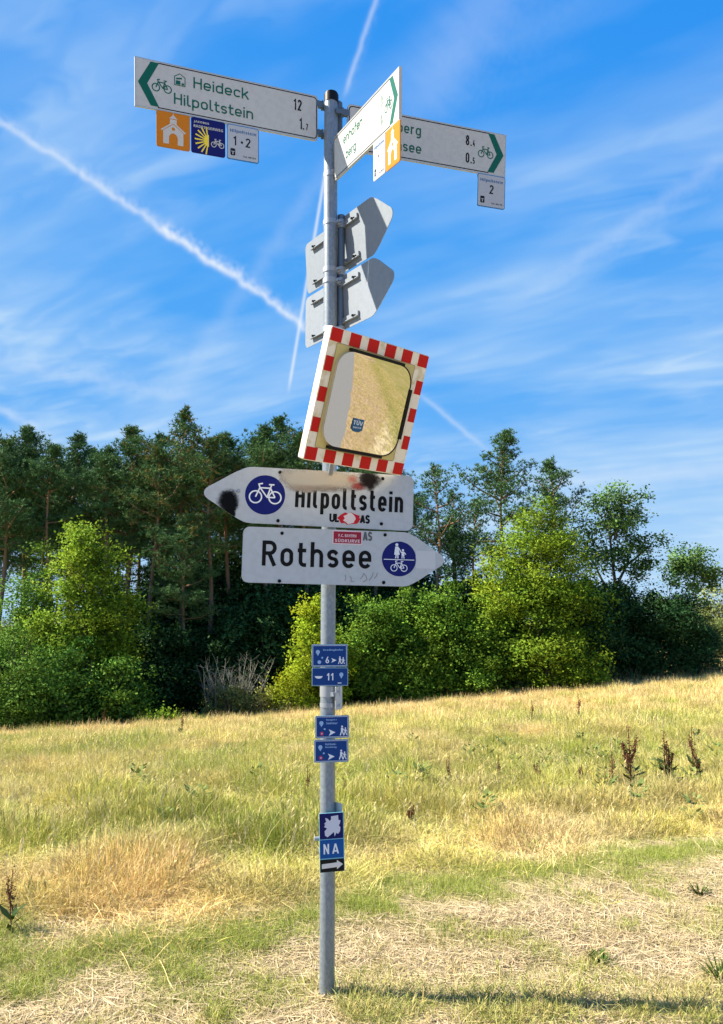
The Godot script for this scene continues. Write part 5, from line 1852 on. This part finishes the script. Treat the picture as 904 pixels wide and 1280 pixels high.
	tree("leafy_bush", "bright lime green young tree just left of the small blue plates", leafy_geo(47, 5.0, 0.06, [[Vector3(-0.1, 1.3, 0), Vector3(1.35, 1.5, 1.2)], [Vector3(0.2, 2.7, 0), Vector3(0.95, 1.6, 0.9)], [Vector3(0.35, 4.0, 0), Vector3(0.5, 1.3, 0.5)], [Vector3(0.9, 1.9, 0), Vector3(0.95, 1.5, 0.9)]], 2300, 0.14, 0.75, 0.85, 3, 0.35), bark, tinted("bright_lime", lin.call(0.265, 0.355, 0.020), 0.5, 0.8), on_land(-2.58, -39.4), 0.0, "bush")
	var hb := tree("leafy_bush", "hedge bush right behind the small blue plates", leafy_geo(48, 5.6, 0.06, [[Vector3(0, 2.2, 0), Vector3(1.7, 2.5, 1.5)], [Vector3(0.5, 4.0, 0), Vector3(1.1, 1.7, 1.1)], [Vector3(-0.9, 1.6, 0.3), Vector3(1.2, 1.7, 1.2)]], 2400, 0.15, 0.55, 0.83, 4, 0.4), bark, tinted("hedge_leaves", lin.call(0.125, 0.235, 0.026), 0.5, 0.7), on_land(0.12, -41.5), 0.0, "bush", "hedge bushes right of the pole")
	copy(hb, on_land(2.21, -41.8), 140, Vector3(1.05, 1.05, 1.0), "hedge bush second from the pole, with paler sunlit top", "hedge bushes right of the pole")
	copy(hb, on_land(4.55, -42.3), 250, Vector3(1.1, 1.08, 1.0), "hedge bush below the gap where the sky shows", "hedge bushes right of the pole")
	copy(hb, on_land(6.5, -42.0), 60, Vector3(1.05, 0.92, 1.0), "hedge bush at the foot of the big bright tree", "hedge bushes right of the pole")
	var big := tree("leafy_tree", "big bright yellow green tree in full leaf, right of centre", leafy_geo(49, 9.6, 0.16, [[Vector3(-0.3, 3.4, 0), Vector3(2.5, 3.2, 2.2)], [Vector3(0, 6.3, 0), Vector3(2.1, 2.7, 2.0)], [Vector3(0.2, 8.0, 0), Vector3(1.3, 1.7, 1.3)], [Vector3(1.7, 5.0, 0.2), Vector3(1.4, 2.3, 1.4)], [Vector3(-1.9, 5.2, 0.4), Vector3(1.2, 1.9, 1.3)]], 5200, 0.15, 0.8, 0.84, 1, 0.4), bark, lime, on_land(9.16, -42.0))
	tree("leafy_bush", "small bright bush in front of the big bright tree", leafy_geo(50, 3.7, 0.05, [[Vector3(0, 1.6, 0), Vector3(1.5, 2.0, 1.2)], [Vector3(1.5, 1.1, 0.2), Vector3(1.0, 1.2, 0.9)]], 1300, 0.15, 0.6, 0.8, 3, 0.3), bark, lime, on_land(9.3, -40.2), 0.0, "bush")
	tree("leafy_tree", "tall loose oak with one long limb reaching right against the sky", leafy_geo(51, 11.4, 0.2, [[Vector3(-0.3, 8.6, 0), Vector3(1.7, 2.3, 1.7)], [Vector3(0.7, 10.1, 0), Vector3(1.3, 1.2, 1.2)], [Vector3(-1.5, 6.6, 0.2), Vector3(1.3, 1.6, 1.3)], [Vector3(1.0, 6.9, 0.2), Vector3(0.9, 1.2, 1.0)], [Vector3(2.3, 7.6, 0), Vector3(0.8, 0.55, 0.7)], [Vector3(0, 4.5, 0), Vector3(1.4, 1.4, 1.3)]], 1500, 0.17, 0.55, 0.70, 1, 0.3), bark, oakm, on_land(14.72, -47.0))
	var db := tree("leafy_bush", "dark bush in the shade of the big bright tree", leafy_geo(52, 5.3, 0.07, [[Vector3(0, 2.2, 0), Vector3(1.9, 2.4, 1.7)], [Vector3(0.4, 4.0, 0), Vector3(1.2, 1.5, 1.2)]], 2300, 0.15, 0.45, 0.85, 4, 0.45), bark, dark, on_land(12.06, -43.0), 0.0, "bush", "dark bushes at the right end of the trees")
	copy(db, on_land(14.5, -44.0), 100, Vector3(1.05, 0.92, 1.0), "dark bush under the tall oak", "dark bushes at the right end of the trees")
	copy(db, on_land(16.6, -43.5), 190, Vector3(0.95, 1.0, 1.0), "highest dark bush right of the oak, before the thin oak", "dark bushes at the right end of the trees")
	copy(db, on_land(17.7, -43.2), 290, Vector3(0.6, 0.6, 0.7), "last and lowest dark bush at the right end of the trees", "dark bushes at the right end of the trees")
	tree("leafy_tree", "thin small oak rising out of the dark bushes near the right edge", leafy_geo(53, 7.8, 0.1, [[Vector3(-0.1, 6.4, 0), Vector3(1.1, 1.2, 1.0)], [Vector3(0.9, 5.5, 0), Vector3(0.8, 0.8, 0.8)], [Vector3(-0.7, 5.3, 0), Vector3(0.7, 0.8, 0.7)]], 520, 0.17, 0.45, 0.8, 1, 0.3), bark, oakm, on_land(20.2, -49.0))
	var ft := tree("leafy_tree", "pale distant tree at the right edge beyond the dark bushes", leafy_geo(54, 4.4, 0.1, [[Vector3(0, 2.3, 0), Vector3(2.6, 2.6, 2.2)], [Vector3(-2.4, 1.6, 0), Vector3(1.8, 1.9, 1.6)]], 1500, 0.2, 0.5, 0.85, 1, 0.4), bark, tinted("pale_leaves", lin.call(0.19, 0.23, 0.07), 0.5, 0.6), on_land(26.6, -61.0))
	copy(ft, on_land(23.6, -57.0), 200, Vector3(0.8, 0.62, 0.8), "low pale bush in the gap beyond the last dark bush", "")
	copy(ft, on_land(29.0, -59.0), 100, Vector3(1.1, 0.85, 1.1), "lower pale tree farthest right, beyond the dark bushes", "")
	# shaded undergrowth inside the wood
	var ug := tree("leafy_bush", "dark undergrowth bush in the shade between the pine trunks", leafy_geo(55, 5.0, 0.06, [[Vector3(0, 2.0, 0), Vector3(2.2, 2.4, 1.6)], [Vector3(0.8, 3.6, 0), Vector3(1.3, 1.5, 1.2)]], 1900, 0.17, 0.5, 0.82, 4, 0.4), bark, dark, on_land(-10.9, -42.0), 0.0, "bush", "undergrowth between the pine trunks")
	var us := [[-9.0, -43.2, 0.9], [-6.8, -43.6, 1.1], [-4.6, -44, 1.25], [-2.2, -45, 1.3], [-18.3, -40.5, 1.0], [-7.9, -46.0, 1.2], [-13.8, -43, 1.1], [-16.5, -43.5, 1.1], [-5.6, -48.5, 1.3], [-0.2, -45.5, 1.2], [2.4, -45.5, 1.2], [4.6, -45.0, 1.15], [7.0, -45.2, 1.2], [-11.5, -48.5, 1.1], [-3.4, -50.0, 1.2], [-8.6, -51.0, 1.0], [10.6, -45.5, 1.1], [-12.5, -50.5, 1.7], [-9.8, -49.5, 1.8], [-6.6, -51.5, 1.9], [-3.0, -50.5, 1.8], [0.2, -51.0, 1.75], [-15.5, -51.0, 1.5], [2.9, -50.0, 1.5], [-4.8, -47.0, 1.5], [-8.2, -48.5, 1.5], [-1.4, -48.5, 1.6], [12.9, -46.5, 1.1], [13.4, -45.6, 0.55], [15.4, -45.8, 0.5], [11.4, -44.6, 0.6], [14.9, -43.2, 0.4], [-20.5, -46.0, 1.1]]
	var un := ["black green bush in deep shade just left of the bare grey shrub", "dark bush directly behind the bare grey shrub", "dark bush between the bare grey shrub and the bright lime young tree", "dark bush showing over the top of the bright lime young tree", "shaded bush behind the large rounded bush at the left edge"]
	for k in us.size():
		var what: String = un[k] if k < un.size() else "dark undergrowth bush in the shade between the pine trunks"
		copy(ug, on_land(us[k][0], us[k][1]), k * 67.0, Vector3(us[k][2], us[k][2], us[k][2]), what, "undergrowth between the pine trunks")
	# the wood and its hedge go on beyond the picture's left edge
	for q in [[-22.5, -36.5, 1.0, 40.0], [-26.0, -38.0, 1.15, 150.0], [-30.0, -37.0, 0.9, 260.0]]:
		copy(hb, on_land(q[0], q[1]), q[3], Vector3(q[2], q[2], q[2]), "hedge bush along the meadow's edge, out past the large rounded bush", "hedge bushes on the far left")
	for q in [[-25.5, -44.0], [-29.0, -47.0], [-33.0, -45.0], [-37.0, -49.0], [-31.0, -53.0]]:
		copy(P[1], on_land(q[0], q[1], 0.1), q[0] * 31.0, Vector3(1, 1, 1), "tall pine of the same wood, out past the large rounded bush", "pines on the far left")
	# the bare grey shrub
	var r := RandomNumberGenerator.new()
	r.seed = 88
	var wood := Geo.new(); var twig := Geo.new()
	for k in 46:
		var a := r.randf() * TAU
		var out := sqrt(r.randf()) * 1.7
		var foot := Vector3(r.randfn() * 0.45, 0, r.randfn() * 0.3)
		var top := Vector3(foot.x * 0.6 + cos(a) * out, r.randf_range(1.7, 3.5) * (1.0 - 0.12 * out), foot.z + sin(a) * out * 0.6)
		var gc := Color(0.235, 0.235, 0.195) * r.randf_range(0.7, 1.25)
		wood.tube([foot, foot.lerp(top, 0.5) + Vector3(cos(a), 0, sin(a)) * 0.12, top], [0.028, 0.018, 0.007], 4, [gc, gc, gc], false)
		for q in 16:
			var p := foot.lerp(top, r.randf_range(0.3, 1.0))
			var e := p + Vector3(r.randfn() * 0.5, r.randf_range(0.2, 0.9), r.randfn() * 0.5).normalized() * r.randf_range(0.2, 0.6)
			twig.tube([p, p.lerp(e, 0.5) + Vector3(r.randfn(), 0, r.randfn()) * 0.04, e], [0.010, 0.008, 0.004], 3, [gc, gc, gc], false)
	var ds := base("bare_shrub", on_land(-6.1, -39.6))
	tag(ds, "bare grey leafless shrub at the foot of the dark wood, left of the pole", "shrub")
	obj("stems", wood, bark, ds)
	obj("twigs", twig, bark, ds)


# ------------------------------------------------------------------ everything
func _ready() -> void:
	rng.seed = 20240
	for pair in [[noise_a, 3, 3], [noise_b, 17, 2], [noise_c, 29, 4]]:
		pair[0].seed = pair[1]
		pair[0].frequency = 0.05
		pair[0].fractal_octaves = pair[2]
	# camera
	var cam := Camera3D.new()
	cam.name = "camera"
	cam.position = Vector3(0, EYE, 0)
	cam.rotation_degrees = Vector3(7.613, 0, 0)
	cam.fov = 64.72
	cam.near = 0.05
	cam.far = 4000.0
	add_child(cam)
	cam.current = true
	# sky: contrails as [from, to, half width in radians, strength, softness of the ends, fraying]
	for t in [[-29.0, 31.6, -20.43, 28.83, 0.0034, 0.36, 0.06, 0.9], [-20.43, 28.83, -14.0, 25.80, 0.0038, 0.40, 0.02, 1.0], [-14.7, 26.15, -8.97, 23.38, 0.0042, 0.60, 0.05, 1.2], [-8.97, 23.38, -4.0, 20.3, 0.0036, 0.52, 0.08, 1.2],
			[2.2, 42.0, -1.23, 35.07, 0.0026, 0.32, 0.1, 0.4], [-2.7, 30.6, -5.25, 16.44, 0.0016, 0.72, 0.06, 0.0], [30.0, 30.3, 12.5, 22.4, 0.0085, 0.13, 0.3, 0.6], [4.2, 15.9, 8.7, 12.1, 0.0030, 0.26, 0.3, 0.4],
			[-1.0, 32.6, -13.04, 16.21, 0.010, 0.10, 0.3, 0.4], [-28.0, 16.8, -12.5, 15.3, 0.007, 0.15, 0.2, 0.8], [-27.0, 14.6, -21.9, 12.3, 0.005, 0.24, 0.2, 0.6], [28.0, 9.6, 12.0, 9.5, 0.010, 0.22, 0.3, 0.3], [16.0, 44.0, 3.0, 33.0, 0.03, 0.14, 0.3, 0.3]]:
		trails.append([sky_dir(t[0], t[1]), sky_dir(t[2], t[3]), t[4], t[5], t[6], t[7]])
	var env := Environment.new()
	env.background_mode = Environment.BG_SKY
	var sm := PanoramaSkyMaterial.new()
	sm.panorama = make_sky()
	env.sky = Sky.new()
	env.sky.sky_material = sm
	env.tonemap_mode = Environment.TONE_MAPPER_LINEAR
	env.tonemap_exposure = 3.0
	env.background_energy_multiplier = 1.0 / 3.0
	env.sdfgi_enabled = true
	env.ssao_enabled = true
	env.ssil_enabled = true
	var we := WorldEnvironment.new()
	we.name = "world"
	we.environment = env
	add_child(we)
	# sun
	var sun := DirectionalLight3D.new()
	sun.name = "sun"
	sun.light_color = Color(1.0, 0.955, 0.87)
	sun.light_energy = 1.6
	sun.light_angular_distance = 0.5
	sun.shadow_enabled = true
	sun.rotation_degrees = Vector3(-SUN_HEIGHT, -90.0 - SUN_BEHIND, 0)
	add_child(sun)
	# surfaces used in many places
	mats.grime = noise_tex(512, 0.02, 5, Color(0.965, 0.962, 0.955), Color(1, 1, 1), 12, 0.6)
	paint("clamp", col(150, 156, 164), 0.45, 0.5)
	paint("dark_steel", col(88, 104, 122), 0.5, 0.4)
	build_land()
	build_pole()
	build_trees()
	build_left_board()
	build_right_board()
	build_near_board()
	build_back_boards()
	build_mirror()
	build_arrow_signs()
	build_small_plates()
	build_docks()
	build_grass()
